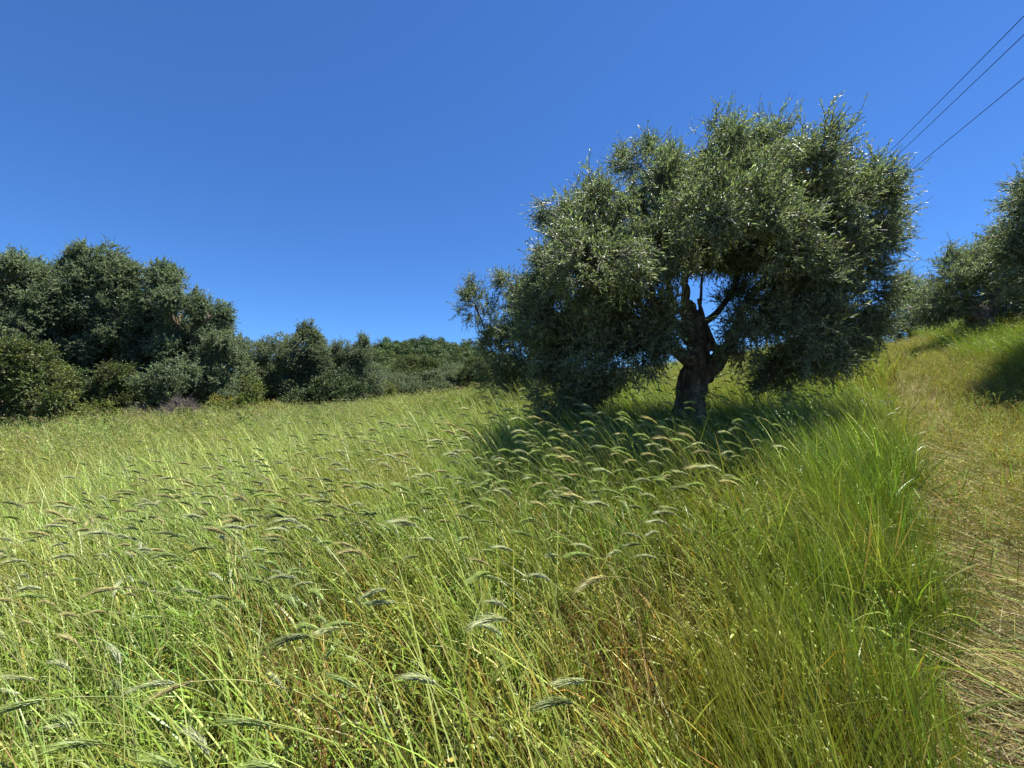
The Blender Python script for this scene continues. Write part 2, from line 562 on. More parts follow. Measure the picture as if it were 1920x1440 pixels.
# ------------------------------------------------------------------ trees and shrubs
def clumps_in_lobes(rg, lobes, density, cr, inner=0.5):
    """lobes: rows (cx,cy,cz, rx,ry,rz) -> clump centres spread over each lobe, outward directions"""
    C, D = [], []
    for lb in lobes:
        c, r = np.array(lb[:3]), np.array(lb[3:6])
        area = 4 * np.pi * ((r[0] * r[1]) ** 1.6 / 3 + (r[0] * r[2]) ** 1.6 / 3 + (r[1] * r[2]) ** 1.6 / 3) ** (1 / 1.6)
        n = max(5, int(area * density * 1.35))
        d = unit(rg.normal(0, 1, (n, 3)))
        f = inner + (1 - inner) * rg.random(n) ** 0.45
        f = f * (1 + 0.10 * np.sin(d[:, 0] * 5 + lb[0] * 3) * np.sin(d[:, 2] * 6 + lb[2]))
        C.append(c + d * r * f[:, None] * 1.0); D.append(unit(d / r))
    return np.vstack(C), np.vstack(D)


def foliage_points(rg, C, D, per, cr, upbias=0.2, droop=0.0):
    n = len(C)
    k = rg.poisson(per, n)
    w = np.repeat(np.arange(n), k)
    rad = (cr * rg.uniform(0.65, 1.35, n))[w]
    d = unit(rg.normal(0, 1, (len(w), 3)) + D[w] * 0.75)
    p = C[w] + d * (rad * rg.random(len(w)) ** 0.5)[:, None]
    dirs = unit(d * 0.7 + D[w] * 0.7 + np.array([0, 0, upbias]) + rg.normal(0, 0.35, (len(w), 3)))
    if droop:
        low = (D[w][:, 2] < 0.25)
        dirs[low, 2] -= droop
    return p, unit(dirs)


def px_lobes(lobes, Y, m=0.0):
    """m: how far shoots stand out beyond a lobe, metres. lobes traced on the photograph (u, v, half width, half height, metres nearer/farther, depth m) -> real ellipsoids"""
    out = []
    for (u, v, ru, rv, dy, ry) in lobes:
        y = Y + dy
        p = at(u, v, y)
        a, b = ru * y / F, rv * y / F
        out.append((p.x, p.y, p.z, max(a - m, a * 0.4), max(ry - m, ry * 0.4), max(b - m, b * 0.4)))
    return np.array(out)


def plant(name, label, cat, base, lobes, src, nsrc, density, per, cr, scale, seed, group=None, upbias=0.2, droop=0.0, inner=0.5,
          trunk=None, bark='bark', culls=(), wood_r=0.12, limbs=True, shoots=0):
    """a thing: trunk with limbs, crown of leafy shoots. base: Vector on the ground, lobes in world space"""
    rg = np.random.default_rng(seed)
    root = empty(name, base)
    tag(root, label, cat, group)
    b = np.array(base)
    lobes = np.asarray(lobes, float)
    C, D = clumps_in_lobes(rg, lobes, density, cr, inner)
    P, DD = foliage_points(rg, C, D, per, cr, upbias, droop)
    if shoots:
        top = np.where(D[:, 2] > 0.35)[0]
        if len(top):
            w = rg.choice(top, shoots)
            for s in range(3):
                P = np.vstack([P, C[w] + D[w] * cr * 0.6 + np.array([0, 0, 0.11 * s + cr * 0.3]) + rg.normal(0, 0.04, (shoots, 3))])
                DD = np.vstack([DD, unit(np.c_[rg.normal(0, 0.25, (shoots, 2)), np.ones(shoots)])])
    keep = P[:, 2] > hz(P[:, 0], P[:, 1]) + 0.05
    for (cx, cy, cz, rx, ry, rz) in culls:
        e = ((P[:, 0] - cx) / rx) ** 2 + ((P[:, 1] - cy) / ry) ** 2 + ((P[:, 2] - cz) / rz) ** 2
        keep &= (e > 0.6 + 0.6 * rg.random(len(P)))
    P, DD = P[keep], DD[keep]
    n = len(P)
    scatter('crown' if cat == 'tree' else 'foliage', P - b, quat_to(DD, rg.uniform(0, 6.28, n)), scale * rg.uniform(0.7, 1.25, n), rg.integers(0, nsrc, n), src, root)
    if limbs:
        mb = MB()
        cz = lobes[:, 2].min()
        fork = b + np.array([rg.normal(0, 0.1), rg.normal(0, 0.1), max(0.3, (cz - b[2]) * 0.55)])
        tk = smooth_path([np.r_[b - [0, 0, 0.15], wood_r * 1.5], np.r_[(b + fork) / 2 + rg.normal(0, 0.05, 3), wood_r], np.r_[fork, wood_r * 0.9]], 6)
        tube(mb, tk[:, :3] - b, tk[:, 3], 10, 0.12, seed)
        for lb in lobes:
            c = lb[:3]
            mid = fork * 0.5 + c * 0.5 + rg.normal(0, 0.15, 3); mid[2] -= 0.1
            bp = smooth_path([np.r_[fork - [0, 0, 0.1], wood_r * 0.65], np.r_[mid, wood_r * 0.4], np.r_[c, wood_r * 0.22]], 5)
            tube(mb, bp[:, :3] - b, bp[:, 3], 7, 0.08, seed + lb[0])
            for _ in range(4):
                d = unit(rg.normal(0, 1, 3)); d[2] = abs(d[2]) * 0.8
                e = c + d * lb[3:6] * 0.8
                bp2 = smooth_path([np.r_[mid * 0.3 + c * 0.7, wood_r * 0.28], np.r_[(c + e) / 2 + rg.normal(0, 0.06, 3), wood_r * 0.18], np.r_[e, wood_r * 0.06]], 4)
                tube(mb, bp2[:, :3] - b, bp2[:, 3], 5, 0, seed)
        obj('trunk' if cat == 'tree' else 'stem', mb.mesh('trunk', M[bark], True), root)
    return root


def ground_pt(u, Y):
    x = (u - 960.0) / F * Y
    return Vector((x, Y, h1(x, Y) - 0.02))


# ------------------------------------------------------------------ ground, path, hill
def axis(lo, hi, step, far):
    a = list(np.arange(lo, hi + 1e-6, step))
    s = step; x = hi
    up = []
    while x < far:
        s *= 1.22; x += s; up.append(x)
    s = step; x = lo
    dn = []
    while x > -far:
        s *= 1.22; x -= s; dn.append(x)
    return np.array(dn[::-1] + a + up)


ax = axis(-20, 20, 0.4, 5000); ay = axis(-5, 28, 0.4, 5000)
gx, gy = np.meshgrid(ax, ay)
gz = hz(gx, gy)
nx, ny = len(ax), len(ay)
idx = np.arange(nx * ny).reshape(ny, nx)
gq = np.stack([idx[:-1, :-1], idx[:-1, 1:], idx[1:, 1:], idx[1:, :-1]], -1).reshape(-1, 4)
tag(obj('ground', mesh_np('ground', np.stack([gx, gy, gz], -1), gq, None, M['soil'], True)), 'sloping meadow soil beneath the grass', kind='structure')

ys = np.linspace(-2.5, 17, 110)
rows = []
for y in ys:
    xc = float(path_x(y)); hw = 0.42 + 0.12 * math.sin(y * 1.7) + 0.07 * math.sin(y * 4.1)
    xs = xc + np.linspace(-hw, hw, 7) * 1.25
    rows.append(np.c_[xs, np.full(7, y), hz(xs, np.full(7, y)) + 0.006])
V = np.array(rows)
idx = np.arange(V.shape[0] * 7).reshape(-1, 7)
pq = np.stack([idx[:-1, :-1], idx[:-1, 1:], idx[1:, 1:], idx[1:, :-1]], -1).reshape(-1, 4)
tag(obj('path', mesh_np('path', V, pq, None, M['path'], True)), 'narrow dry trodden path climbing the slope', kind='structure')

# the wooded hill far behind the meadow
HP = at(800, 650, 260)
hx = np.linspace(HP.x - 330, HP.x + 420, 90); hy = np.linspace(95, 460, 70)
HX, HY = np.meshgrid(hx, hy)


def hill_z(x, y):
    sx = np.where(x < HP.x, 42.0, 74.0)
    z = (HP.z + 1.0) * np.exp(-0.5 * ((x - HP.x) / sx) ** 2) * np.exp(-0.5 * ((y - 265) / 82.0) ** 2)
    z = z + 0.3 * HP.z * np.exp(-0.5 * ((x - HP.x + 120) / 90) ** 2) * np.exp(-0.5 * ((y - 300) / 80.0) ** 2)
    return z - 5.0 + 1.3 * wob(x, y, 0.05) + 0.6 * wob(x, y, 0.13, 2)


HZ = hill_z(HX, HY)
idx = np.arange(HX.size).reshape(HX.shape)
hq = np.stack([idx[:-1, :-1], idx[:-1, 1:], idx[1:, 1:], idx[1:, :-1]], -1).reshape(-1, 4)
tag(obj('hill', mesh_np('hill', np.stack([HX, HY, HZ], -1), hq, None, M['hill'], True)), 'far rounded hill covered by dark green wood', kind='structure')
n = 8500
wx = rng.uniform(HP.x - 110, HP.x + 110, n); wy = rng.uniform(100, 300, n)
wz = hill_z(wx, wy)
k = wz > -2.0
wx, wy, wz = wx[k], wy[k], wz[k]
n = len(wx)
wh = np.where(rng.random(n) < 0.03, 5, rng.integers(0, 5, n))
o = scatter('hill_wood', np.c_[wx, wy, wz - 0.6], quat_to(np.tile([0, 0, 1.0], (n, 1)), rng.uniform(0, 6.28, n)), np.exp(rng.normal(math.log(3.2), 0.36, n)), wh, SRC['hillwood'])
tag(o, 'dense dark green wood covering the far hill', 'wood')

# ------------------------------------------------------------------ grass sources
GREEN = np.array([0.145, 0.230, 0.034]); PALE = np.array([0.285, 0.345, 0.10]); STRAW = np.array([0.39, 0.32, 0.13]); OCHRE = np.array([0.31, 0.20, 0.045])
DEEP = np.array([0.075, 0.120, 0.014]); YEL = np.array([0.29, 0.265, 0.05]); BROWN = np.array([0.17, 0.10, 0.045])


def blade_batch(mb, rg, base, h, width, az, th0, th1, root, mid, tip, seg=5, thick=0.3):
    """curved tapering blades; th0/th1: angle from upright at foot and tip"""
    n = len(base)
    t = np.linspace(0, 1, seg + 1)
    th = th0[:, None] + (th1 - th0)[:, None] * t[None] ** 1.5
    ds = h[:, None] / seg
    cxy = np.c_[np.cos(az), np.sin(az)]
    hx_ = np.concatenate([np.zeros((n, 1)), np.cumsum(np.sin(th[:, :-1]) * ds, 1)], 1)
    hz_ = np.concatenate([np.zeros((n, 1)), np.cumsum(np.cos(th[:, :-1]) * ds, 1)], 1)
    P = base[:, None, :] + np.stack([hx_ * cxy[:, :1], hx_ * cxy[:, 1:], hz_], -1)
    rollv = rg.uniform(-1.2, 1.2, n)
    side0 = np.c_[-cxy[:, 1], cxy[:, 0], np.zeros(n)]
    tan = np.stack([np.sin(th) * cxy[:, :1], np.sin(th) * cxy[:, 1:], np.cos(th)], -1)
    nr = np.cross(np.broadcast_to(side0[:, None], tan.shape), tan)
    S = side0[:, None] * np.cos(rollv)[:, None, None] + nr * np.sin(rollv)[:, None, None]
    wt = (thick + (1 - thick) * np.sin(np.pi * np.clip(t * 0.9 + 0.12, 0, 1))) * (1 - t ** 3 * 0.92)
    Wd = width[:, None, None] * wt[None, :, None] * 0.5
    V = np.stack([P - S * Wd, P + S * Wd], 2)          # n, seg+1, 2, 3
    o = (np.arange(n) * (seg + 1) * 2)[:, None]
    q = np.concatenate([o + np.array([[2 * i, 2 * i + 1, 2 * i + 3, 2 * i + 2]]) for i in range(seg)])
    tc = t[None, :, None]
    c = np.where(tc < 0.4, root[:, None] + (mid - root)[:, None] * (tc / 0.4), mid[:, None] + (tip - mid)[:, None] * ((tc - 0.4) / 0.6))
    mb.add(V.reshape(-1, 3), q, None, np.repeat(c[:, :, None], 2, 2).reshape(-1, 3))
    return P[:, -1], tan[:, -1]


def pick(rg, n, opts, jit=0.28):
    """random colours from weighted options"""
    cols = np.array([o[0] for o in opts]); w = np.array([o[1] for o in opts], float); w /= w.sum()
    i = rg.choice(len(opts), n, p=w)
    return np.clip(cols[i] * np.exp(rg.normal(0, jit, (n, 1))) * (1 + rg.normal(0, 0.05, (n, 3))), 0.01, 0.8)


WIND = math.pi          # blades lean towards -x


def clump(rg, n, rad, h, hs, w, opts, lean=(0.1, 0.5), tip=(0.5, 1.5), spread=0.75, root_opts=None, seg=5, seeds=0.0, seed_opts=None, seed_len=0.012, forb=0.0, mat='grass', thick=0.3, mb=None, more=False):
    mb = mb or MB()
    a = rg.uniform(0, 2 * np.pi, n); r = rad * np.sqrt(rg.random(n))
    base = np.c_[r * np.cos(a), r * np.sin(a), np.full(n, -0.03)]
    hh = np.clip(rg.normal(h, hs, n), h * 0.3, h * 1.6)
    mid = pick(rg, n, opts); tipc = mid * rg.uniform(0.95, 1.3, (n, 1)); root = pick(rg, n, root_opts or [(STRAW * 0.7, 2), (GREEN, 1), (OCHRE * 0.8, 1)])
    tp, td = blade_batch(mb, rg, base, hh, w * rg.uniform(0.6, 1.5, n), WIND + rg.normal(0, spread, n), rg.uniform(*lean, n), rg.uniform(*tip, n), root, mid, tipc, seg, thick)
    if seeds:
        s = np.where(rg.random(n) < seeds)[0]
        if len(s):
            k = 9
            ii = np.repeat(s, k)
            f = np.tile(np.linspace(0.0, 1.0, k), len(s))
            L = seed_len * 7
            b = tp[ii] - td[ii] * (f * L)[:, None] + rg.normal(0, 0.006, (len(ii), 3))
            d = unit(td[ii] * 0.9 + rg.normal(0, 0.55, (len(ii), 3)))
            c = pick(rg, len(s), seed_opts or [(PALE, 3), (STRAW * .8, 1), (GREEN * 1.3, 2)])
            leaf_batch(mb, b, d, unit(rg.normal(0, 1, (len(ii), 3))), seed_len * rg.uniform(0.7, 1.4, len(ii)), seed_len * 0.35 * rg.uniform(0.8, 1.2, len(ii)), c[np.repeat(np.arange(len(s)), k)])
    if forb:
        k = int(n * forb)
        a = rg.uniform(0, 2 * np.pi, k)
        b = np.c_[rad * rg.random(k) * np.cos(a), rad * rg.random(k) * np.sin(a), rg.uniform(0.1, 0.75, k) * h]
        d = unit(np.c_[np.cos(a), np.sin(a), rg.uniform(-0.2, 0.8, k)])
        leaf_batch(mb, b, d, unit(np.c_[rg.normal(0, .3, (k, 2)), np.ones(k)]), rg.uniform(0.014, 0.035, k), rg.uniform(0.006, 0.013, k), pick(rg, k, [(GREEN * 0.9, 3), (GREEN * 1.15, 1), (YEL * .8, 0.4)]))
    return mb if more else mb.mesh('grass_tuft', M[mat])


rgn = np.random.default_rng(11)
GO = [(GREEN, 4), (PALE, 2), (GREEN * 1.25, 2), (DEEP, 1.5), (STRAW, 0.5)]
LEAFY = [(GREEN, 4), (GREEN * 1.35, 3), (DEEP, 2), (YEL, 1.2), (STRAW, 0.6)]
STEMS = [(PALE, 3), (GREEN * 1.3, 3), (PALE * 1.2, 1.5), (STRAW, 0.6)]


def meadow(rg, nl, ns, rad, k=1.0, seed_len=0.011, seg=6, forb=1.0, wk=1.0):
    """leaf blades pointing every way below, wind-bent fine stems with loose seed heads above"""
    m_ = clump(rg, nl, rad, 0.36 * k, 0.14, 0.0076 * wk, LEAFY, lean=(0.0, 0.6), tip=(0.4, 2.1), spread=1.7, seg=seg, forb=forb, more=True)
    return clump(rg, ns, rad, 0.70 * k, 0.15, 0.0042 * wk, STEMS, lean=(0.25, 0.62), tip=(0.6, 1.25), spread=0.5, seg=seg, seeds=0.3, seed_len=seed_len, root_opts=[(GREEN, 2), (STRAW, 1)], mb=m_, thick=0.7)


def broad(rg):
    m_ = clump(rg, 12, 0.12, 0.48, 0.12, 0.0125, [(GREEN * 1.15, 4), (GREEN * 0.85, 2), (YEL, 0.7)], lean=(0.1, 0.6), tip=(0.9, 2.3), spread=1.1, seg=7, more=True, thick=0.5)
    return clump(rg, 8, 0.12, 0.3, 0.1, 0.007, LEAFY, lean=(0.1, 0.7), tip=(0.5, 2.0), spread=2.0, forb=2.0, mb=m_)


SRC['near'] = source('near_tuft', [meadow(rgn, 20, 5, 0.13, wk=1.05) for _ in range(7)] + [meadow(rgn, 22, 2, 0.12, 0.8, forb=2.6) for _ in range(4)] + [broad(rgn) for _ in range(3)])
SRC['dry'] = source('dry_tuft', [clump(rgn, 26, 0.14, 0.44, 0.16, 0.0058, [(STRAW, 2), (OCHRE, 4), (BROWN, 2.5), (GREEN, 2.2), (YEL, 2)], root_opts=[(STRAW * 0.8, 2), (BROWN, 2), (OCHRE, 2)], seeds=0.12,
                                       seed_opts=[(STRAW, 2), (PALE, 1), (OCHRE, 1)], tip=(0.3, 1.8), spread=1.4, forb=0.15, mat='lowgrass') for _ in range(6)])
SRC['mid'] = source('mid_tuft', [meadow(rgn, 22, 10, 0.20, 0.92, 0.016, 5, 1.0, 1.3) for _ in range(8)])
SRC['far'] = source('far_tuft', [clump(rgn, 46, 0.32, 0.66, 0.15, 0.011, [(GREEN, 3), (PALE, 3), (YEL * 0.8, 1.5), (STRAW, 0.7)], seeds=0.7, seg=4, seed_len=0.026) for _ in range(6)])
SRC['low'] = source('low_tuft', [clump(rgn, 40, 0.18, 0.22, 0.08, 0.0045, [(YEL * 0.85, 3), (STRAW * 0.8, 1.6), (GREEN, 4.5), (PALE, 1.5), (OCHRE * 0.8, 0.6)], root_opts=[(STRAW * .7, 2), (OCHRE * .8, 1)], seeds=0.5,
                                       seed_opts=[(STRAW * 1.05, 3), (PALE, 2), (OCHRE, .5)], seed_len=0.013, tip=(0.3, 1.5), spread=1.5, mat='lowgrass') for _ in range(6)])
SRC['slope'] = source('slope_tuft', [clump(rgn, 36, 0.22, 0.50, 0.12, 0.0065, [(GREEN * 1.15, 4), (GREEN, 3), (YEL, 1.2), (PALE, 1)], root_opts=[(GREEN, 2), (YEL, 1)], seeds=0.25, seed_len=0.016, lean=(0.2, 0.5), tip=(0.9, 1.7), spread=0.6) for _ in range(6)])
SRC['edge'] = source('edge_tuft', [clump(rgn, 34, 0.13, 0.56, 0.14, 0.0055, [(DEEP * 1.2, 4), (GREEN, 4), (GREEN * 1.2, 1.5), (YEL, 0.6)], root_opts=[(GREEN, 2), (OCHRE, 1)], lean=(0.0, 0.3), tip=(0.25, 1.0), spread=0.8, seeds=0.03) for _ in range(6)])


def lying(rg, n, rad, opts, w=0.0032):
    mb = MB()
    a = rg.uniform(0, 2 * np.pi, n); r = rad * np.sqrt(rg.random(n))
    base = np.c_[r * np.cos(a), r * np.sin(a), rg.uniform(0.0, 0.05, n)]
    c = pick(rg, n, opts, 0.25)
    az = np.where(rg.random(n) < 0.6, 2.6 + rg.normal(0, 0.35, n), rg.uniform(0, 6.28, n))
    blade_batch(mb, rg, base, rg.uniform(0.10, 0.5, n), w * rg.uniform(0.6, 1.5, n), az, rg.uniform(1.2, 1.5, n), rg.uniform(1.4, 1.75, n), c, c, c * 1.1, 4, 0.5)
    return mb.mesh('straw_litter', M['straw'])


SRC['straw'] = source('straw_litter', [lying(rgn, 34, 0.2, [(STRAW * 0.7, 3), (STRAW * .95, 1.3), (OCHRE * 0.6, 1.6), (BROWN * .9, 2), (YEL * 0.7, 2.2), (GREEN * 0.9, 2.4)]) for _ in range(6)])

# ------------------------------------------------------------------ grass placement
TRUNK = ground_pt(1300, 6.2)


def candidates(dens_fn, rmin, rmax, step):
    """jittered grid over the part of the slope the camera could see (with a margin), thinned by dens_fn (0..1)"""
    xs = np.arange(-rmax, rmax, step); ys_ = np.arange(0.2, rmax, step)
    X, Y = np.meshgrid(xs, ys_)
    X = X.ravel() + rng.uniform(-0.5, 0.5, X.size) * step; Y = Y.ravel() + rng.uniform(-0.5, 0.5, Y.size) * step
    r = np.hypot(X, Y)
    k = (r >= rmin) & (r < rmax) & (np.abs(X) < 1.32 * Y + 1.6)
    X, Y = X[k], Y[k]
    p = dens_fn(X, Y)
    k = rng.random(len(X)) < p
    return X[k], Y[k]


def zone(X, Y):
    s = (X - path_x(Y)) * 0.72            # metres right of the path's middle
    dt = np.hypot(X - TRUNK.x, Y - TRUNK.y)
    e = 0.12 * wob(X, Y, 2.2)
    return s + e, dt


def place(name, label, src, n_src, X, Y, size, tilt=0.12, spin=0.5):
    n = len(X)
    Z = hz(X, Y)
    d = unit(np.c_[rng.normal(0, tilt, n), rng.normal(0, tilt, n), np.ones(n)])
    q = quat_to(d, rng.normal(0, spin, n) - np.arctan2(d[:, 1], d[:, 0]))
    o = scatter(name, np.c_[X, Y, Z], q, size, rng.integers(0, n_src, n), SRC[src])
    tag(o, label, 'grass')
    return o


def tall_h(X, Y):
    s, dt = zone(X, Y)
    f = 1.0 + 0.16 * wob(X, Y, 0.9) + 0.10 * wob(X, Y, 2.7, 1)
    # lower round the trunk, where it is shaded, and between the trunk and the viewer
    f *= 1 - 0.25 * np.exp(-((X - TRUNK.x) ** 2 / 0.9 + (Y - TRUNK.y + 0.5) ** 2 / 1.6))
    return f


def left_of_path(s):
    return (s < -0.42).astype(float)


dry_mask = lambda X, Y: np.clip(1.15 * np.exp(-(((X - 1.0) / 1.0) ** 2 + ((Y - 1.6) / 0.95) ** 2)) + 0.55 * sstep(0.35, 0.8, wob(X, Y, 1.6, 2) + 0.15), 0, 1) * (1 - 0.8 * sstep(-1.5, -0.8, zone(X, Y)[0]))

X, Y = candidates(lambda x, y: left_of_path(zone(x, y)[0]) * (1 - 0.85 * dry_mask(x, y)) * (1 - 0.6 * sstep(-0.9, -0.5, zone(x, y)[0])), 0.45, 4.6, 0.118)
place('tall_grass', 'tall green wind-bent grass filling the near meadow', 'near', 14, X, Y, tall_h(X, Y) * rng.uniform(0.8, 1.2, len(X)))
X, Y = candidates(lambda x, y: left_of_path(zone(x, y)[0]) * dry_mask(x, y) * 0.8, 0.45, 4.6, 0.118)
place('dry_grass', 'short dry brown and ochre grass between the green stems', 'dry', 6, X, Y, rng.uniform(0.7, 1.2, len(X)))
X, Y = candidates(lambda x, y: sstep(-1.25, -0.7, zone(x, y)[0]) * (zone(x, y)[0] < -0.30), 0.45, 7.5, 0.10)
place('path_edge_grass', 'upright deep green grass along the left edge of the path', 'edge', 6, X, Y, rng.uniform(0.75, 1.15, len(X)) * (1 - 0.5 * sstep(-0.6, -0.3, zone(X, Y)[0])), spin=0.7)
X, Y = candidates(lambda x, y: left_of_path(zone(x, y)[0]) * 0.95, 4.4, 11.5, 0.15)
place('meadow_grass', 'green seeding grass covering the middle of the meadow and under the olive', 'mid', 8, X, Y, tall_h(X, Y) * rng.uniform(0.8, 1.2, len(X)))
X, Y = candidates(lambda x, y: ((zone(x, y)[0] < -0.6) & (np.hypot(x, y) < 30)).astype(float), 11.0, 29, 0.24)
place('far_grass', 'pale green seeding grass on the far side of the meadow', 'far', 6, X, Y, (1 + 0.15 * wob(X, Y, 0.7)) * rng.uniform(0.75, 1.2, len(X)))
# right of the path
X, Y = candidates(lambda x, y: ((zone(x, y)[0] > -0.55) & (zone(x, y)[0] < np.interp(y, [4, 7, 10], [2.6, 1.5, 1.1])) & (y > 1.4)).astype(float) * np.where(np.abs(zone(x, y)[0]) < 0.3, 0.42, 0.95) * sstep(1.6, 3.6, y + 0.5 * zone(x, y)[0]), 1.0, 20, 0.125)
place('yellow_grass', 'short yellow drying grass beside and on the upper path', 'low', 6, X, Y, rng.uniform(0.7, 1.3, len(X)))
X, Y = candidates(lambda x, y: sstep(4.4, 6.0, y) * sstep(-0.3, 0.5, zone(x, y)[0] - np.interp(y, [4, 7, 10], [2.4, 1.3, 0.9])), 5.0, 24, 0.17)
place('slope_grass', 'bright green grass swept by wind on the slope right of the path', 'slope', 6, X, Y, rng.uniform(0.75, 1.15, len(X)))
X, Y = candidates(lambda x, y: ((np.abs(zone(x, y)[0]) < 0.5)).astype(float) * 0.8 + ((zone(x, y)[0] >= 0.4) & (zone(x, y)[0] < 2.5) & (y < 4.2)).astype(float) * 0.95, 0.7, 9, 0.10)
place('trodden_straw', 'pale flattened straw lying on the path', 'straw', 6, X, Y, rng.uniform(0.7, 1.25, len(X)), spin=0.8)
X, Y = candidates(lambda x, y: ((zone(x, y)[0] > 0.55) & (zone(x, y)[0] < 3.0) & (y < 4.4)).astype(float) * 0.8, 1.0, 6, 0.16)
place('verge_grass', 'sparse green and straw grass on the right verge of the path', 'dry', 6, X, Y, rng.uniform(0.5, 0.9, len(X)), spin=0.8)

# ------------------------------------------------------------------ bearded grass stalks
def stalk_meshes(seed, height, lean, nod, col_ear, col_stem, ear_len=0.085, awn=0.055):
    rg = np.random.default_rng(seed)
    seg = 14
    t = np.linspace(0, 1, seg + 1)
    th = lean[0] + (lean[1] - lean[0]) * t ** 1.6
    ds = height / seg
    x = -np.r_[0, np.cumsum(np.sin(th[:-1]) * ds)]; z = np.r_[0, np.cumsum(np.cos(th[:-1]) * ds)]
    yy = 0.03 * np.sin(t * 3 + seed)
    P = np.c_[x, yy, z - 0.03]
    st = MB()
    cs = np.array(col_stem)
    tube(st, P, np.linspace(0.0027, 0.0015, seg + 1), 4, tint=cs, cap=False)
    # two leaves off the stem
    k = 2
    bi = rg.integers(3, 9, k)
    blade_batch(st, rg, P[bi], rg.uniform(0.14, 0.24, k), np.full(k, 0.006), WIND + rg.normal(0, 0.9, k), rg.uniform(0.2, 0.6, k), rg.uniform(1.2, 2.3, k), np.tile(cs, (k, 1)), np.tile(cs * 1.1, (k, 1)), np.tile(cs * 1.2, (k, 1)), 5)
    # ear: spikelets in two ranks round a bowed axis, each ending in long awns
    ne = 17
    te = np.linspace(0, 1, ne)
    the = lean[1] + (nod - lean[1]) * te
    de = ear_len / (ne - 1)
    E = P[-1] + np.c_[-np.r_[0, np.cumsum(np.sin(the[:-1]) * de)], 0 * te, np.r_[0, np.cumsum(np.cos(the[:-1]) * de)]]
    T = np.c_[-np.sin(the), 0 * te, np.cos(the)]
    eb = MB()
    tube(eb, E, np.linspace(0.0022, 0.0012, ne), 5, tint=np.array(col_ear) * 0.8, cap=False)
    per = 4
    ii = np.repeat(np.arange(ne), per)
    a = np.tile(np.arange(per) * (2 * np.pi / per), ne) + np.repeat(np.arange(ne) * 0.8, per) + rg.normal(0, 0.15, len(ii))
    s1 = np.array([0, 1.0, 0])
    s2 = np.cross(T[ii], s1)
    out = np.cos(a)[:, None] * s1 + np.sin(a)[:, None] * s2
    prof = (0.55 + 0.45 * np.sin(np.pi * np.clip(te[ii] * 0.85 + 0.12, 0, 1)))
    d = unit(T[ii] + out * (0.30 * prof)[:, None] + rg.normal(0, 0.05, (len(ii), 3)))
    b = E[ii] + out * 0.0015
    c = np.array(col_ear)[None] * np.exp(rg.normal(0, 0.16, (len(ii), 1)))
    leaf_batch(eb, b, d, out + rg.normal(0, .2, out.shape), 0.020 * prof * rg.uniform(0.85, 1.15, len(ii)), 0.0066 * prof, np.clip(c, 0, 0.8), 0.5, 0.0)
    # awns
    na = len(ii)
    ab = b + d * 0.012 * prof[:, None]
    ad = unit(d * 0.6 + T[ii] * 1.2 + rg.normal(0, 0.06, d.shape))
    al = awn * rg.uniform(0.7, 1.25, na)
    sw = unit(np.cross(ad, rg.normal(0, 1, ad.shape))) * 0.0008
    mid = ab + ad * al[:, None] * 0.5
    tipp = ab + ad * al[:, None] + np.array([0, 0, -1.0]) * (al * 0.06)[:, None]
    V = np.stack([ab - sw, ab + sw, mid + sw * .7, mid - sw * .7, tipp], 1)
    o = (np.arange(na) * 5)[:, None]
    aw = MB()
    ca = np.clip(np.array(col_ear)[None] * 1.1 * np.exp(rg.normal(0, 0.2, (na, 1))) + 0.015, 0, 0.8)
    aw.add(V.reshape(-1, 3), o + np.array([[0, 1, 2, 3]]), o + np.array([[3, 2, 4]]), np.repeat(ca, 5, 0))
    return st, eb, aw, P[-1]


EAR_KINDS = {
    'green': (np.array([0.34, 0.42, 0.13]), np.array([0.23, 0.30, 0.06])),
    'silvery': (np.array([0.46, 0.49, 0.27]), np.array([0.28, 0.34, 0.09])),
    'straw': (np.array([0.45, 0.41, 0.18]), np.array([0.33, 0.32, 0.12])),
    'greyish': (np.array([0.21, 0.25, 0.09]), np.array([0.21, 0.28, 0.05])),
}
variants = []
for kind_i, (kn, (ce, cs)) in enumerate(EAR_KINDS.items()):
    for j in range(6):
        rg = np.random.default_rng(100 + kind_i * 10 + j)
        st, eb, aw, tipp = stalk_meshes(200 + kind_i * 10 + j, rg.uniform(0.82, 1.02), (rg.uniform(0.1, 0.4), rg.uniform(0.85, 1.35)), rg.uniform(1.3, 1.95), ce, cs, rg.uniform(0.072, 0.102), rg.uniform(0.045, 0.066))
        full = MB()
        for m_ in (st, eb, aw):
            off = full.n
            full.v += m_.v; full.c += m_.c
            full.q += [q + off for q in m_.q]; full.t += [q + off for q in m_.t]
            full.n += m_.n
        variants.append((kn, st.mesh('stem', M['grass']), eb.mesh('ear', M['ear']), aw.mesh('awns', M['ear']), tipp, full.mesh('far_stalk', M['ear'])))

GREEN_W = {'green': 0.48, 'silvery': 0.30, 'straw': 0.15, 'greyish': 0.07}
# where ears stand thick: bands over the meadow (x, y, sx, sy, weight)
BANDS = [(-0.55, 2.6, 0.9, 0.7, 1.0), (-1.9, 2.7, 0.9, 0.8, 0.8), (0.35, 3.1, 1.0, 0.8, 0.7), (1.4, 4.4, 1.0, 0.9, 0.2), (2.4, 4.5, 0.8, 0.7, 0.22), (-0.2, 1.6, 0.9, 0.5, 0.9), (0.2, 1.0, 0.5, 0.3, 1.0), (-0.7, 1.1, 0.5, 0.3, 1.0),
         (-3.0, 4.4, 1.2, 1.0, 0.5), (1.2, 1.9, 0.9, 0.7, 0.25), (-1.0, 1.5, 0.5, 0.4, 0.4), (0.4, 4.2, 1.2, 0.8, 0.25)]


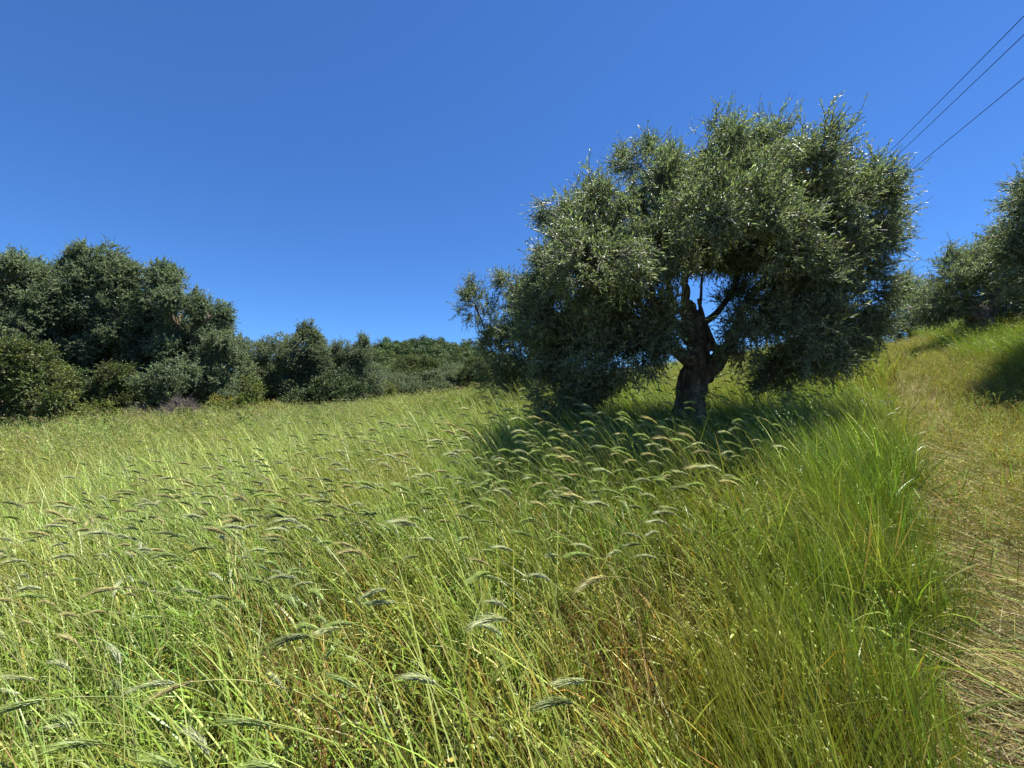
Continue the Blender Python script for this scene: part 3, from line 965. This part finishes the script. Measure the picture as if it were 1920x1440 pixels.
def band_w(x, y):
    w = 0.24
    for bx, by, sx, sy, k in BANDS:
        w = w + k * np.exp(-0.5 * (((x - bx) / sx) ** 2 + ((y - by) / sy) ** 2))
    return np.clip(w, 0, 1)


def sample_stalks(n, r0, r1):
    out = []
    while len(out) < n:
        x = rng.uniform(-1.2 * r1, 1.0 * r1); y = rng.uniform(0.75, r1)
        if not (r0 < math.hypot(x, y) < r1) or abs(x) > 1.2 * y + 0.6: continue
        s, dt = zone(np.array([x]), np.array([y]))
        if s[0] > -0.9 or dt[0] < 0.7: continue
        if rng.random() < band_w(x, y) * np.interp(y, [1, 3, 5], [1.0, 0.8, 0.45]): out.append((x, y))
    return out


def place_words(x, y, z):
    """where the ear shows, in words"""
    c, s_ = math.cos(PITCH), math.sin(PITCH)
    dz = z - CAM_Z
    dep = y * c + dz * s_; up = dz * c - y * s_
    u = 960 + F * x / dep; v = 720 - F * up / dep
    if v < 885 and u > 930: row = 'before the olive shade,'
    elif v < 900: row = 'on the far meadow,'
    elif v < 985: row = 'in the upper meadow,'
    elif v < 1090: row = 'in the middle meadow,'
    elif v < 1240: row = 'in the lower meadow,'
    else: row = 'at the bottom edge,'
    cuts = [(170, 'at the left edge'), (390, 'at far left'), (610, 'left'), (800, 'left of centre'), (980, 'at the centre'), (1180, 'under the olive left half'), (1400, 'below the olive trunk'), (9999, 'below the olive right half')]
    return row + ' ' + next(w for k_, w in cuts if u < k_)


kinds = list(EAR_KINDS)
spots = sorted(sample_stalks(295, 0.9, 5.0), key=lambda p: -math.hypot(*p))
for (x, y) in spots:
    kn = rng.choice(kinds, p=[GREEN_W[k_] for k_ in kinds])
    cand = [v_ for v_ in variants if v_[0] == kn]
    _, ms, me_, ma, tipp, _f = cand[rng.integers(0, len(cand))]
    root = empty('bearded_grass_stalk', (x, y, h1(x, y)))
    root.rotation_euler = (rng.normal(0, 0.08), rng.normal(0, 0.10), rng.normal(0.0, 0.55))
    sc = rng.uniform(0.82, 1.12)
    root.scale = (sc, sc, sc)
    tw = root.rotation_euler.to_matrix() @ Vector(tipp) * sc + root.location
    adj = {'green': 'green', 'silvery': 'pale silvery', 'straw': 'straw-coloured', 'greyish': 'dull green'}[kn]
    size = 'big ' if sc > 1.03 else 'small ' if sc < 0.9 else ''
    tag(root, '%s%s bearded ear %s' % (size, adj, place_words(*tw)), 'grass stalk', 'bearded grass stalks nodding left in the meadow')
    obj('stem', ms, root)
    e = obj('ear', me_, root)
    obj('awns', ma, e)

fs = source('far_stalk', [v_[5] for v_ in variants])
pts = [p for p in sample_stalks(600, 2.2, 6.5)]
xx = []
while len(xx) < 900:
    x = rng.uniform(-12, 9); y = rng.uniform(4.5, 15)
    if abs(x) > 1.25 * y: continue
    s, dt = zone(np.array([x]), np.array([y]))
    if s[0] > -0.7 and s[0] < 2.2 or dt[0] < 0.6: continue
    if rng.random() < 0.25 + 0.5 * max(0, math.sin(x * 0.9) * math.cos(y * 0.6)): xx.append((x, y))
pts = np.array(pts + xx)
n = len(pts)
Zs = hz(pts[:, 0], pts[:, 1])
d = unit(np.c_[rng.normal(0, 0.12, n), rng.normal(0, 0.12, n), np.ones(n)])
o = scatter('distant_ears', np.c_[pts, Zs], quat_to(d, rng.normal(0, 0.4, n) - np.arctan2(d[:, 1], d[:, 0])), rng.uniform(0.8, 1.1, n), rng.integers(0, len(variants), n), fs)
tag(o, 'bearded ears scattered thickly through the farther meadow grass', 'grass')

# ------------------------------------------------------------------ the big olive tree
YT = 6.2
olobes = px_lobes([
    (1395, 365, 160, 100, 0.0, 1.4), (1165, 430, 135, 100, 0.0, 1.3), (1515, 440, 115, 112, 0.0, 1.2),
    (1080, 545, 95, 130, -0.3, 1.2), (1550, 560, 88, 112, 0.0, 1.0), (1340, 440, 180, 90, -1.3, 0.9),
    (1085, 670, 88, 85, -0.4, 0.9), (1495, 632, 105, 78, -0.5, 0.9), (1200, 625, 80, 66, -0.9, 0.6),
    (1430, 620, 80, 76, -0.9, 0.6), (1300, 288, 70, 58, 0.1, 0.7), (1375, 290, 74, 60, 0.1, 0.7), (1445, 300, 70, 56, 0.1, 0.7), (1500, 325, 60, 52, 0.1, 0.6), (1065, 375, 75, 60, 0.0, 0.6),
    (1592, 388, 76, 70, 0.0, 0.7), (1205, 312, 52, 56, 0.1, 0.4), (1350, 435, 180, 85, 1.0, 1.0), (1250, 480, 95, 60, -1.2, 0.6),
    (1055, 735, 62, 52, -0.3, 0.5), (1485, 700, 60, 46, -0.6, 0.5), (1590, 605, 56, 62, 0.1, 0.5), (1160, 510, 85, 70, -1.2, 0.6),
    (1495, 520, 95, 80, -1.2, 0.7), (1505, 560, 85, 85, 0.9, 0.7), (1120, 560, 80, 100, 0.9, 0.7), (1330, 385, 120, 75, 0.4, 1.2),
    (1632, 478, 60, 72, 0.1, 0.5), (1560, 660, 60, 50, 0.0, 0.5), (1180, 655, 80, 60, -0.9, 0.6), (1245, 610, 56, 58, -0.6, 0.4),
    (1395, 590, 60, 70, 0.5, 0.6), (1200, 600, 60, 60, 0.7, 0.6), (1120, 480, 95, 90, -1.7, 0.7), (1465, 450, 95, 85, -1.7, 0.8), (1630, 410, 46, 52, 0.2, 0.5), (1100, 715, 72, 66, -0.2, 0.6), (1040, 690, 66, 70, 0.2, 0.6), (1150, 680, 60, 50, 0.2, 0.5), (1010, 600, 60, 70, 0.1, 0.6)], YT, 0.30)
hc = at(1275, 540, 6.2)
mpx = YT / F
culls = [(hc.x, hc.y, hc.z, 66 * mpx, 3.4, 30 * mpx),
         (at(1308, 650, 5.4).x, 5.0, at(1308, 650, 5.4).z, 0.34, 1.45, 0.78),
         (at(1480, 485, 6.2).x, 6.2, at(1480, 485, 6.2).z, 28 * mpx, 3.4, 18 * mpx),
         (at(1180, 520, 6.2).x, 6.2, at(1180, 520, 6.2).z, 18 * mpx, 3.4, 14 * mpx),
         (at(1305, 752, 6.2).x, 6.2, at(1305, 752, 6.2).z, 158 * mpx, 3.6, 46 * mpx)]
big = plant('olive_tree', 'big old olive tree with wide round crown standing in the meadow', 'tree', TRUNK, olobes, SRC['olive'], 8, 4.6, 37, 0.20, 0.85, 21,
            upbias=0.15, droop=0.5, inner=0.55, culls=culls, limbs=False, shoots=75)
tb = np.array(TRUNK)


def limb(name, pxs, sides, bark, seed, n=8):
    """pxs: (u, v, dY, radius m)"""
    pts = []
    for (u, v, dy, r) in pxs:
        p = at(u, v, YT + dy)
        pts.append((p.x, p.y, p.z, r))
    sp = smooth_path(pts, n)
    mb = MB()
    tube(mb, sp[:, :3] - tb, sp[:, 3], sides, bark, seed)
    if sides > 20:                      # gnarled, knobbly bark
        v_ = mb.v[0]
        ctr = np.repeat(sp[:, :3] - tb, sides, 0)
        m_ = len(ctr)
        rad_ = unit(v_[:m_] - ctr)
        for i_ in range(m_):
            q_ = Vector(v_[i_]); q2 = Vector((q_.x, q_.y, q_.z * 0.45))
            v_[i_] += rad_[i_] * (0.055 * noise.noise(q_ * 5 + Vector((seed, 0, 0))) + 0.035 * noise.noise(q2 * 16) + 0.022 * noise.noise(q2 * 38))
    return obj(name, mb.mesh(name, M['bark'], True), big)


limb('trunk', [(1294, 845, 0, .32), (1296, 800, 0, .255), (1295, 760, 0, .215), (1299, 715, 0, .185), (1307, 670, 0, .172), (1305, 632, 0, .155), (1299, 604, 0, .14), (1290, 585, 0, .115), (1286, 565, 0, .075)], 60, 0.17, 1.0, 12)
limb('limb', [(1306, 720, 0, .14), (1332, 695, -.05, .125), (1347, 668, -.1, .12), (1362, 650, -.1, .10), (1385, 610, 0.1, .075), (1402, 565, 0.3, .055), (1450, 500, .5, .035), (1500, 420, .6, .03)], 24, 0.14, 2.0)
limb('limb', [(1318, 645, 0.05, .07), (1340, 652, -.1, .06), (1362, 655, -.15, .05), (1375, 640, -.2, .03)], 14, 0.15, 3.0, 6)
limb('dead_stub', [(1341, 655, -.1, .035), (1334, 635, -.12, .035), (1322, 605, -.1, .032), (1313, 575, -.1, .026), (1309, 560, -.1, .016)], 10, 0.12, 4.0, 6)
limb('limb', [(1290, 610, 0, .09), (1284, 575, 0, .065), (1286, 545, 0, .06), (1283, 525, .02, .045), (1294, 508, .05, .035), (1304, 470, .1, .03), (1320, 380, .2, .02)], 16, 0.13, 5.0)
limb('limb', [(1287, 530, 0, .035), (1283, 515, -.05, .03), (1290, 500, -.1, .025), (1280, 450, -.2, .018)], 10, 0.1, 5.5, 6)
limb('limb', [(1296, 640, .1, .11), (1262, 600, .25, .06), (1225, 560, .4, .045), (1200, 552, .4, .038), (1165, 520, .5, .03), (1130, 450, .5, .03)], 16, 0.13, 6.0)
limb('limb', [(1298, 680, -.1, .11), (1240, 640, -.3, .065), (1185, 628, -.4, .055), (1160, 632, -.4, .045), (1120, 600, -.3, .05), (1085, 560, -.2, .035)], 16, 0.14, 7.0)
limb('limb', [(1183, 628, -.4, .05), (1178, 605, -.4, .04), (1170, 570, -.3, .03), (1150, 500, -.2, .02)], 10, 0.1, 8.0, 6)
limb('limb', [(1265, 590, .2, .05), (1255, 545, .3, .045), (1250, 500, .3, .04), (1235, 440, .3, .025)], 10, 0.1, 9.0, 6)
limb('limb', [(1225, 565, .4, .045), (1222, 530, .4, .04), (1230, 480, .4, .03), (1225, 420, .4, .02)], 10, 0.1, 9.5, 6)
limb('limb', [(1312, 610, .1, .06), (1345, 585, .4, .05), (1375, 540, .6, .045), (1385, 490, .7, .035), (1395, 420, .7, .025)], 12, 0.1, 10.0, 6)
limb('limb', [(1310, 600, .0, .03), (1314, 560, 0, .022), (1316, 525, 0, .018), (1322, 470, 0, .014), (1330, 400, .0, .01)], 8, 0.05, 11.0, 6)
limb('limb', [(1400, 570, .3, .045), (1440, 555, .1, .04), (1478, 500, 0, .03), (1490, 450, 0, .02)], 10, 0.1, 12.0, 6)

# ------------------------------------------------------------------ other trees and shrubs
def px_plant(name, label, cat, Y, u0, lobes, src, nsrc, density=3.0, per=26, cr=0.32, scale=1.0, seed=1, **kw):
    base = ground_pt(u0, Y)
    return plant(name, label, cat, base, px_lobes(lobes, Y, cr * 0.7 + 0.17 * scale), SRC[src], nsrc, density, per, cr, scale, seed, **kw)


# left wood edge
px_plant('evergreen_tree', 'tall dense evergreen tree at the far left edge of the photo', 'tree', 13.5, -40,
         [(-40, 570, 110, 95, 0, 1.9), (30, 530, 50, 48, -.4, 1.0), (-30, 690, 120, 90, 0, 1.9), (40, 610, 60, 60, -.6, 1.0)], 'oak', 7, 1.25, 105, 0.44, 0.9, 31, inner=0.7, shoots=60)
px_plant('evergreen_tree', 'tallest dense evergreen tree on the left with a rounded knob on top', 'tree', 14.5, 165,
         [(175, 485, 32, 28, -.2, .6), (120, 510, 48, 38, 0, .9), (225, 515, 34, 34, 0, .7), (170, 570, 80, 62, 0, 1.6), (95, 585, 55, 55, -.3, 1.1), (225, 600, 50, 55, -.2, 1.0),
          (165, 670, 85, 65, 0, 1.5), (85, 660, 60, 55, -.8, 1.0), (160, 735, 95, 50, .4, 1.2), (235, 690, 50, 50, .2, 1.0)], 'oak', 7, 1.3, 105, 0.43, 0.9, 32, inner=0.7, shoots=80)
px_plant('evergreen_tree', 'dark evergreen tree with a sloping right side beside the tallest one', 'tree', 15.0, 335,
         [(312, 540, 36, 34, 0, .8), (330, 595, 60, 48, 0, 1.3), (390, 590, 32, 34, .2, .7), (405, 645, 32, 45, .2, .8), (290, 640, 45, 45, -.2, 1.0), (350, 670, 55, 45, 0, 1.1), (405, 715, 30, 55, 0, .8), (310, 735, 70, 45, .8, .9), (370, 735, 40, 50, .7, .8)],
         'oak', 7, 1.3, 105, 0.42, 0.9, 33, inner=0.7, shoots=60, wood_r=0.16)
px_plant('evergreen_tree', 'dark evergreen tree filling the gap behind the two tallest left trees', 'tree', 18.0, 250,
         [(200, 650, 110, 90, 0, 1.5), (280, 670, 100, 80, .3, 1.4), (240, 735, 120, 60, 0, 1.4), (270, 600, 60, 60, 0, 1.0), (165, 565, 60, 60, 0, 1.0), (380, 640, 60, 60, 0, 1.0), (400, 715, 80, 60, 0, 1.0)], 'oak', 7, 2.4, 50, 0.42, 1.2, 131, wood_r=.16)
px_plant('evergreen_tree', 'dark evergreen tree behind the one at the far left edge', 'tree', 18.0, 80,
         [(60, 640, 110, 90, 0, 1.5), (110, 680, 90, 80, .3, 1.4), (60, 735, 120, 60, 0, 1.4)], 'oak', 7, 2.4, 50, 0.42, 1.2, 132, wood_r=.16)
px_plant('shrub', 'grey-green bushy shrub at the left edge under the evergreen trees', 'shrub', 11.0, 40,
         [(20, 690, 75, 60, 0, 1.0), (85, 745, 60, 50, 0, .8), (0, 760, 70, 50, -.2, .8)], 'bush', 5, 3.4, 24, 0.26, 1.15, 34, wood_r=.04)
px_plant('shrub', 'olive-yellow leafy shrub in front of the tallest evergreen tree', 'shrub', 11.8, 95,
         [(88, 700, 32, 22, 0, .5), (100, 735, 30, 28, 0, .45)], 'bright', 5, 4.0, 20, 0.2, 0.9, 35, wood_r=.03)
px_plant('shrub', 'low round green shrub in the dark under the tallest evergreen tree', 'shrub', 13.0, 165,
         [(168, 722, 24, 24, 0, .5), (150, 752, 34, 22, 0, .5)], 'dark', 5, 4.0, 26, 0.2, 0.95, 36, wood_r=.03)
px_plant('shrub', 'leafy green shrub between two dark gaps below the evergreen trees', 'shrub', 13.2, 225,
         [(222, 702, 26, 32, 0, .5), (215, 750, 40, 28, 0, .5)], 'bush', 5, 3.0, 34, 0.2, 0.95, 37, wood_r=.03)
px_plant('shrub', 'wide green shrub in front of the dark trunk hollow', 'shrub', 13.0, 305,
         [(285, 722, 32, 28, 0, .5), (332, 708, 30, 34, 0, .5), (300, 756, 52, 24, 0, .5)], 'oak', 7, 3.0, 34, 0.2, 0.95, 38, wood_r=.03)
px_plant('bramble', 'low pale green brambles along the foot of the left wood', 'shrub', 12.0, 150,
         [(130, 785, 55, 22, 0, .6), (190, 775, 40, 22, 0, .5), (60, 805, 60, 20, -.4, .5)], 'bright', 5, 4.0, 18, 0.18, 0.8, 39, wood_r=.02)
px_plant('dead_shrub', 'bare grey-purple dead shrub at the foot of the dark hollow', 'shrub', 12.4, 325,
         [(318, 780, 36, 20, 0, .4), (340, 768, 22, 18, 0, .3), (270, 790, 26, 14, 0, .3)], 'dead', 4, 7.0, 16, 0.15, 0.8, 40, wood_r=.025, bark='twig_bark')
px_plant('shrub', 'bright yellow-green shrub right of the dark tree', 'shrub', 13.8, 440,
         [(425, 775, 30, 20, 0, .4), (465, 768, 36, 24, 0, .5), (470, 735, 22, 28, .3, .4)], 'bright', 5, 4.2, 22, 0.2, 0.9, 41, wood_r=.03)
px_plant('shrub', 'yellow-leaved shrub with orange tints before the dark bushes', 'shrub', 13.6, 515,
         [(510, 772, 30, 14, 0, .4), (520, 788, 34, 12, 0, .4)], 'yellow', 4, 4.2, 16, 0.16, 0.8, 42, wood_r=.03)
px_plant('shrub', 'small yellow-leaved sapling tight against the dark tree', 'shrub', 14.2, 418,
         [(417, 752, 13, 16, 0, .22)], 'yellow', 4, 7, 18, 0.14, 0.8, 43, wood_r=.02)
px_plant('evergreen_tree', 'grey-green round tree just right of the sloping dark tree', 'tree', 19.0, 460,
         [(460, 665, 40, 36, 0, 1.1), (440, 710, 36, 50, -.3, 1.0), (500, 675, 34, 36, .4, 1.0), (480, 720, 44, 44, .2, 1.0), (430, 755, 60, 40, .3, 1.0), (490, 755, 50, 36, .3, 1.0)], 'oakpale', 6, 1.3, 90, 0.44, 0.95, 44, inner=0.65, shoots=30)
px_plant('leafy_tree', 'wide reddish-green tree with thin bare topmost shoots', 'tree', 18.5, 570,
         [(565, 665, 50, 40, 0, 1.3), (540, 700, 36, 40, 0, 1.0), (605, 680, 32, 44, .2, 1.0), (575, 720, 55, 38, 0, 1.1), (580, 644, 26, 22, 0, .6)], 'oakpale', 6, 1.4, 85, 0.42, 0.95, 45, inner=0.65, shoots=60)
px_plant('leafy_tree', 'grey-leaved tree with three pale tufts at its top', 'tree', 19.5, 650,
         [(648, 660, 24, 26, 0, .7), (678, 668, 24, 28, 0, .7), (655, 705, 42, 38, 0, 1.1), (690, 715, 30, 44, .2, .9), (622, 690, 20, 45, 0, .6)], 'oldolive', 5, 2.0, 46, 0.38, 0.9, 46, shoots=40)
px_plant('evergreen_shrub', 'dark glossy evergreen bush below the reddish-green tree', 'shrub', 17.0, 610,
         [(580, 755, 40, 30, 0, .8), (635, 745, 44, 32, 0, .9), (680, 745, 32, 30, .3, .7), (600, 780, 50, 22, 0, .6), (545, 765, 30, 26, 0, .5), (620, 725, 50, 26, .2, .7)], 'dark', 5, 3.0, 36, 0.28, 1.0, 47, wood_r=.05)
px_plant('shrub', 'small bright green conical shrub at the end of the dark bushes', 'shrub', 21.0, 722,
         [(722, 735, 13, 26, 0, .4), (724, 755, 15, 14, 0, .4)], 'bright', 5, 3.4, 22, 0.25, 1.1, 48, wood_r=.03)
px_plant('purple_shrub', 'dim purple-brown shrub at the right foot of the dark bushes', 'shrub', 17.5, 668,
         [(668, 765, 20, 14, 0, .4)], 'dead', 4, 6.0, 16, 0.2, 0.9, 49, wood_r=.02, bark='twig_bark')
nw = 1700
wx = rng.uniform(-17, -6, nw); wy = 8.6 + rng.random(nw) ** 0.9 * 6 + 0.15 * (wx + 17)
k = (np.abs(wx) < 1.35 * wy)
wx, wy = wx[k], wy[k]
wd = unit(np.c_[rng.normal(0, .4, (len(wx), 2)), np.ones(len(wx))])
o = scatter('weed_cover', np.c_[wx, wy, hz(wx, wy) + rng.uniform(0.1, 0.55, len(wx))], quat_to(wd, rng.uniform(0, 6.28, len(wx))), rng.uniform(0.5, 1.1, len(wx)), rng.integers(0, 5, len(wx)), SRC['bush'])
tag(o, 'leafy green weeds growing thick along the foot of the left wood', 'weeds')
# behind the big olive, left: an airier olive
px_plant('olive_tree', 'airy grey olive tree showing left of the big olive', 'tree', 10.5, 985,
         [(962, 535, 34, 44, 0, .6), (995, 590, 46, 66, 0, .8), (918, 610, 38, 38, -.1, .5), (955, 660, 66, 50, 0, .9), (990, 700, 54, 52, 0, .8), (893, 572, 20, 24, -.2, .25), (932, 695, 50, 44, 0, .6), (1020, 560, 46, 66, .3, .8), (960, 730, 60, 36, 0, .7)],
         'olive', 8, 4.0, 20, 0.25, 1.05, 51, upbias=0.25, shoots=60, wood_r=.06)
# right side
px_plant('olive_tree', 'olive tree with dark crooked trunk on the slope at the right edge', 'tree', 11.0, 1840,
         [(1805, 520, 42, 52, 0, .9), (1775, 560, 44, 44, -.2, .9), (1855, 528, 52, 66, -.1, 1.1), (1912, 490, 46, 80, 0, 1.3), (1930, 560, 60, 50, 0, 1.2), (1800, 575, 55, 26, 0, .8), (1890, 570, 50, 30, .2, .9)],
         'olive', 8, 3.2, 28, 0.27, 1.15, 52, shoots=60, limbs=False)
rt = [o_ for o_ in bpy.data.objects if o_.name.startswith('olive_tree')][-1]
bb = np.array(rt.location)
mb = MB()
for pxs in ([(1838, 632, 0, .30), (1840, 605, 0, .24), (1836, 588, 0, .26), (1850, 575, 0, .20), (1862, 560, 0, .15), (1868, 530, 0, .10), (1880, 480, 0, .06)],
            [(1838, 595, 0, .17), (1822, 588, 0, .15), (1815, 570, 0, .10), (1805, 530, 0, .06), (1800, 490, 0, .03)]):
    sp = smooth_path([(*at(u, v, 11.0 + dy), r) for (u, v, dy, r) in pxs], 8)
    tube(mb, sp[:, :3] - bb, sp[:, 3], 18, 0.14, pxs[0][0])
obj('trunk', mb.mesh('trunk', M['bark'], True), rt)
px_plant('olive_tree', 'tall olive tree cut off by the right edge of the photo', 'tree', 6.8, 2100,
         [(2010, 410, 95, 90, 0, 1.1), (2080, 370, 120, 100, 0, 1.4), (1985, 500, 90, 75, 0, .9), (2100, 490, 120, 100, 0, 1.4), (1958, 365, 40, 50, 0, .4)],
         'olive', 8, 4.0, 30, 0.24, 0.95, 53, shoots=50, wood_r=.16)
px_plant('olive_tree', 'dark low olive tree where the path reaches the ridge', 'tree', 17.0, 1715,
         [(1715, 575, 38, 36, 0, 1.0), (1760, 568, 36, 42, .3, 1.0), (1705, 545, 22, 24, 0, .5), (1690, 590, 40, 40, -.2, .8), (1740, 595, 50, 36, 0, .8), (1700, 615, 46, 30, 0, .8), (1770, 600, 40, 36, 0, .8)],
         'olive', 8, 2.6, 26, 0.32, 1.3, 54, shoots=30)
# distant olives below the hill: one of each build, then copies
protos = []
rg = np.random.default_rng(77)
for j in range(3):
    z0 = h1(-8 + j * 4, 50)
    lob = np.array([(rg.uniform(-1.1, 1.1), rg.uniform(-1.1, 1.1), rg.uniform(1.8, 3.4), rg.uniform(.8, 1.3), rg.uniform(.8, 1.3), rg.uniform(.7, 1.1)) for _ in range(8)])
    b0 = Vector((-9 + j * 5, 50, z0))
    lob[:, :3] += np.array(b0)
    protos.append(plant('distant_olive_tree', 'x', 'tree', b0, lob, SRC[('oldolive', 'bush', 'oakpale')[j]], 5, 1.5, 40, 0.42, 1.35, 80 + j, wood_r=.13, inner=0.65))
slots = [(746, 33, .95, 0), (790, 36, 1.2, 0), (834, 34, 1.05, 0), (874, 36, 1.2, 0), (908, 34, 1.05, 0),
         (716, 46, 1.15, 1), (768, 47, 1.05, 1), (815, 45, 1.15, 1), (862, 47, 1.1, 1), (904, 46, 1.05, 1),
         (694, 60, 1.3, 2), (744, 59, 1.2, 2), (794, 61, 1.3, 2), (842, 60, 1.25, 2), (888, 61, 1.3, 2),
         (718, 77, 1.5, 3), (770, 75, 1.5, 3), (822, 78, 1.6, 3), (872, 76, 1.5, 3)]


def copy_tree(o, parent=None):
    c = o.copy(); COL.objects.link(c)
    if parent: c.parent = parent
    for ch in list(o.children):
        copy_tree(ch, c)
    return c


for i, (u, Y, s, row) in enumerate(slots):
    o = protos[i] if i < 3 else copy_tree(protos[i % 3])
    x = (u - 960) / F * Y
    o.location = (x, Y, h1(x, Y) - 0.05)
    o.scale = (s, s, s * (0.95 + 0.12 * math.sin(i * 2.1)))
    o.rotation_euler = (0, 0, i * 1.37)
    nth = sorted(q_[0] for q_ in slots if q_[3] == row).index(u)
    tag(o, 'grey-green olive tree, %s from the left in the %s row of the far grove' % (['first', 'second', 'third', 'fourth', 'fifth'][nth], ['front', 'second', 'third', 'rearmost'][row]),
        'tree', 'distant olives below the hill')

# purple flowers
def flower_patch(name, label, u, Y, n, seed, cols):
    rg = np.random.default_rng(seed)
    b = ground_pt(u, Y)
    root = empty(name, b); tag(root, label, 'flowers')
    st, hd = MB(), MB()
    for i in range(n):
        x, y = rg.normal(0, 0.16, 2)
        z0 = h1(b.x + x, b.y + y) - b.z
        h = rg.uniform(0.45, 0.65)
        p = np.array([[x, y, z0 - .03], [x - .03, y, z0 + h * .5], [x - .09, y, z0 + h]])
        tube(st, p, [0.004, 0.003, 0.003], 4, tint=(0.12, 0.17, 0.05), cap=False)
        k = 26
        d = unit(rg.normal(0, 1, (k, 3)) + np.array([0, 0, .5]))
        leaf_batch(hd, np.tile(p[-1], (k, 1)), d, unit(rg.normal(0, 1, (k, 3))), np.full(k, .018), np.full(k, .007), pick(rg, k, cols))
    obj('flower_stem', st.mesh('flower_stem', M['bush']), root)
    h_ = obj('flower_head', hd.mesh('flower_head', M['petal']), root)
    h_['kind'] = 'stuff'


flower_patch('purple_flowers', 'patch of small purple flowers in the grass by the left shrubs', 70, 8.5, 14, 1, [((0.28, 0.15, 0.30), 2), ((0.36, 0.26, 0.36), 1)])
flower_patch('lilac_flowers', 'tuft of pale lilac flowers left of the path below the big olive', 1664, 6.4, 8, 2, [((0.26, 0.24, 0.27), 2), ((0.34, 0.33, 0.34), 1)])

# ------------------------------------------------------------------ overhead cables and their pole
WD = np.array([0.468, 1.0, 0.148])
cables = [(1920, 30, 8.0, 'upper'), (1920, 65, 8.15, 'middle'), (1920, 146, 8.2, 'lowest')]
labels = ['dark overhead cable, uppermost of the three crossing the top right sky', 'dark overhead cable between the other two in the top right sky', 'dark overhead cable, lowest of the three in the top right sky']
pole_top = []
for (u, v, Y, _), lb in zip(cables, labels):
    p = np.array(at(u, v, Y))
    t = np.linspace(-14, 33, 60)
    pts = p + WD * t[:, None]
    pts[:, 2] += 0.0009 * (t - 9) ** 2 - 0.0009 * 81
    b = pts[0]
    mb = MB()
    tube(mb, pts - b, np.full(60, 0.0085), 6, tint=(0.02, 0.02, 0.025))
    tag(obj('cable', mb.mesh('cable', M['cable'], True), None, b), lb, 'cable', 'three overhead cables')
    pole_top.append(pts[-1])
pt = np.mean(pole_top, 0)
gz0 = h1(pt[0], pt[1])
root = empty('utility_pole', (pt[0], pt[1], gz0))
tag(root, 'wooden cable pole beyond the big olive tree', 'pole')
mb = MB(); tube(mb, [(0, 0.14, -0.5), (0, 0.14, (pt[2] - gz0) * .5), (0, 0.14, pt[2] - gz0 + .25)], [.15, .13, .1], 12)
obj('post', mb.mesh('post', M['pole_wood'], True), root)
q = np.array(pole_top) - np.array(root.location)
mb = MB(); tube(mb, [(q[:, 0].min() - .2, 0.0, q[:, 2].mean() - .1), (q[:, 0].max() + .2, 0.0, q[:, 2].mean() - .1)], [.05, .05], 6)
obj('crossarm', mb.mesh('crossarm', M['pole_wood']), root)
for w in q:
    mb = MB(); tube(mb, [(w[0], w[1], q[:, 2].mean() - .12), (w[0], w[1], w[2] - .0)], [.035, .03], 8)
    obj('insulator', mb.mesh('insulator', M['ceramic'], True), root)
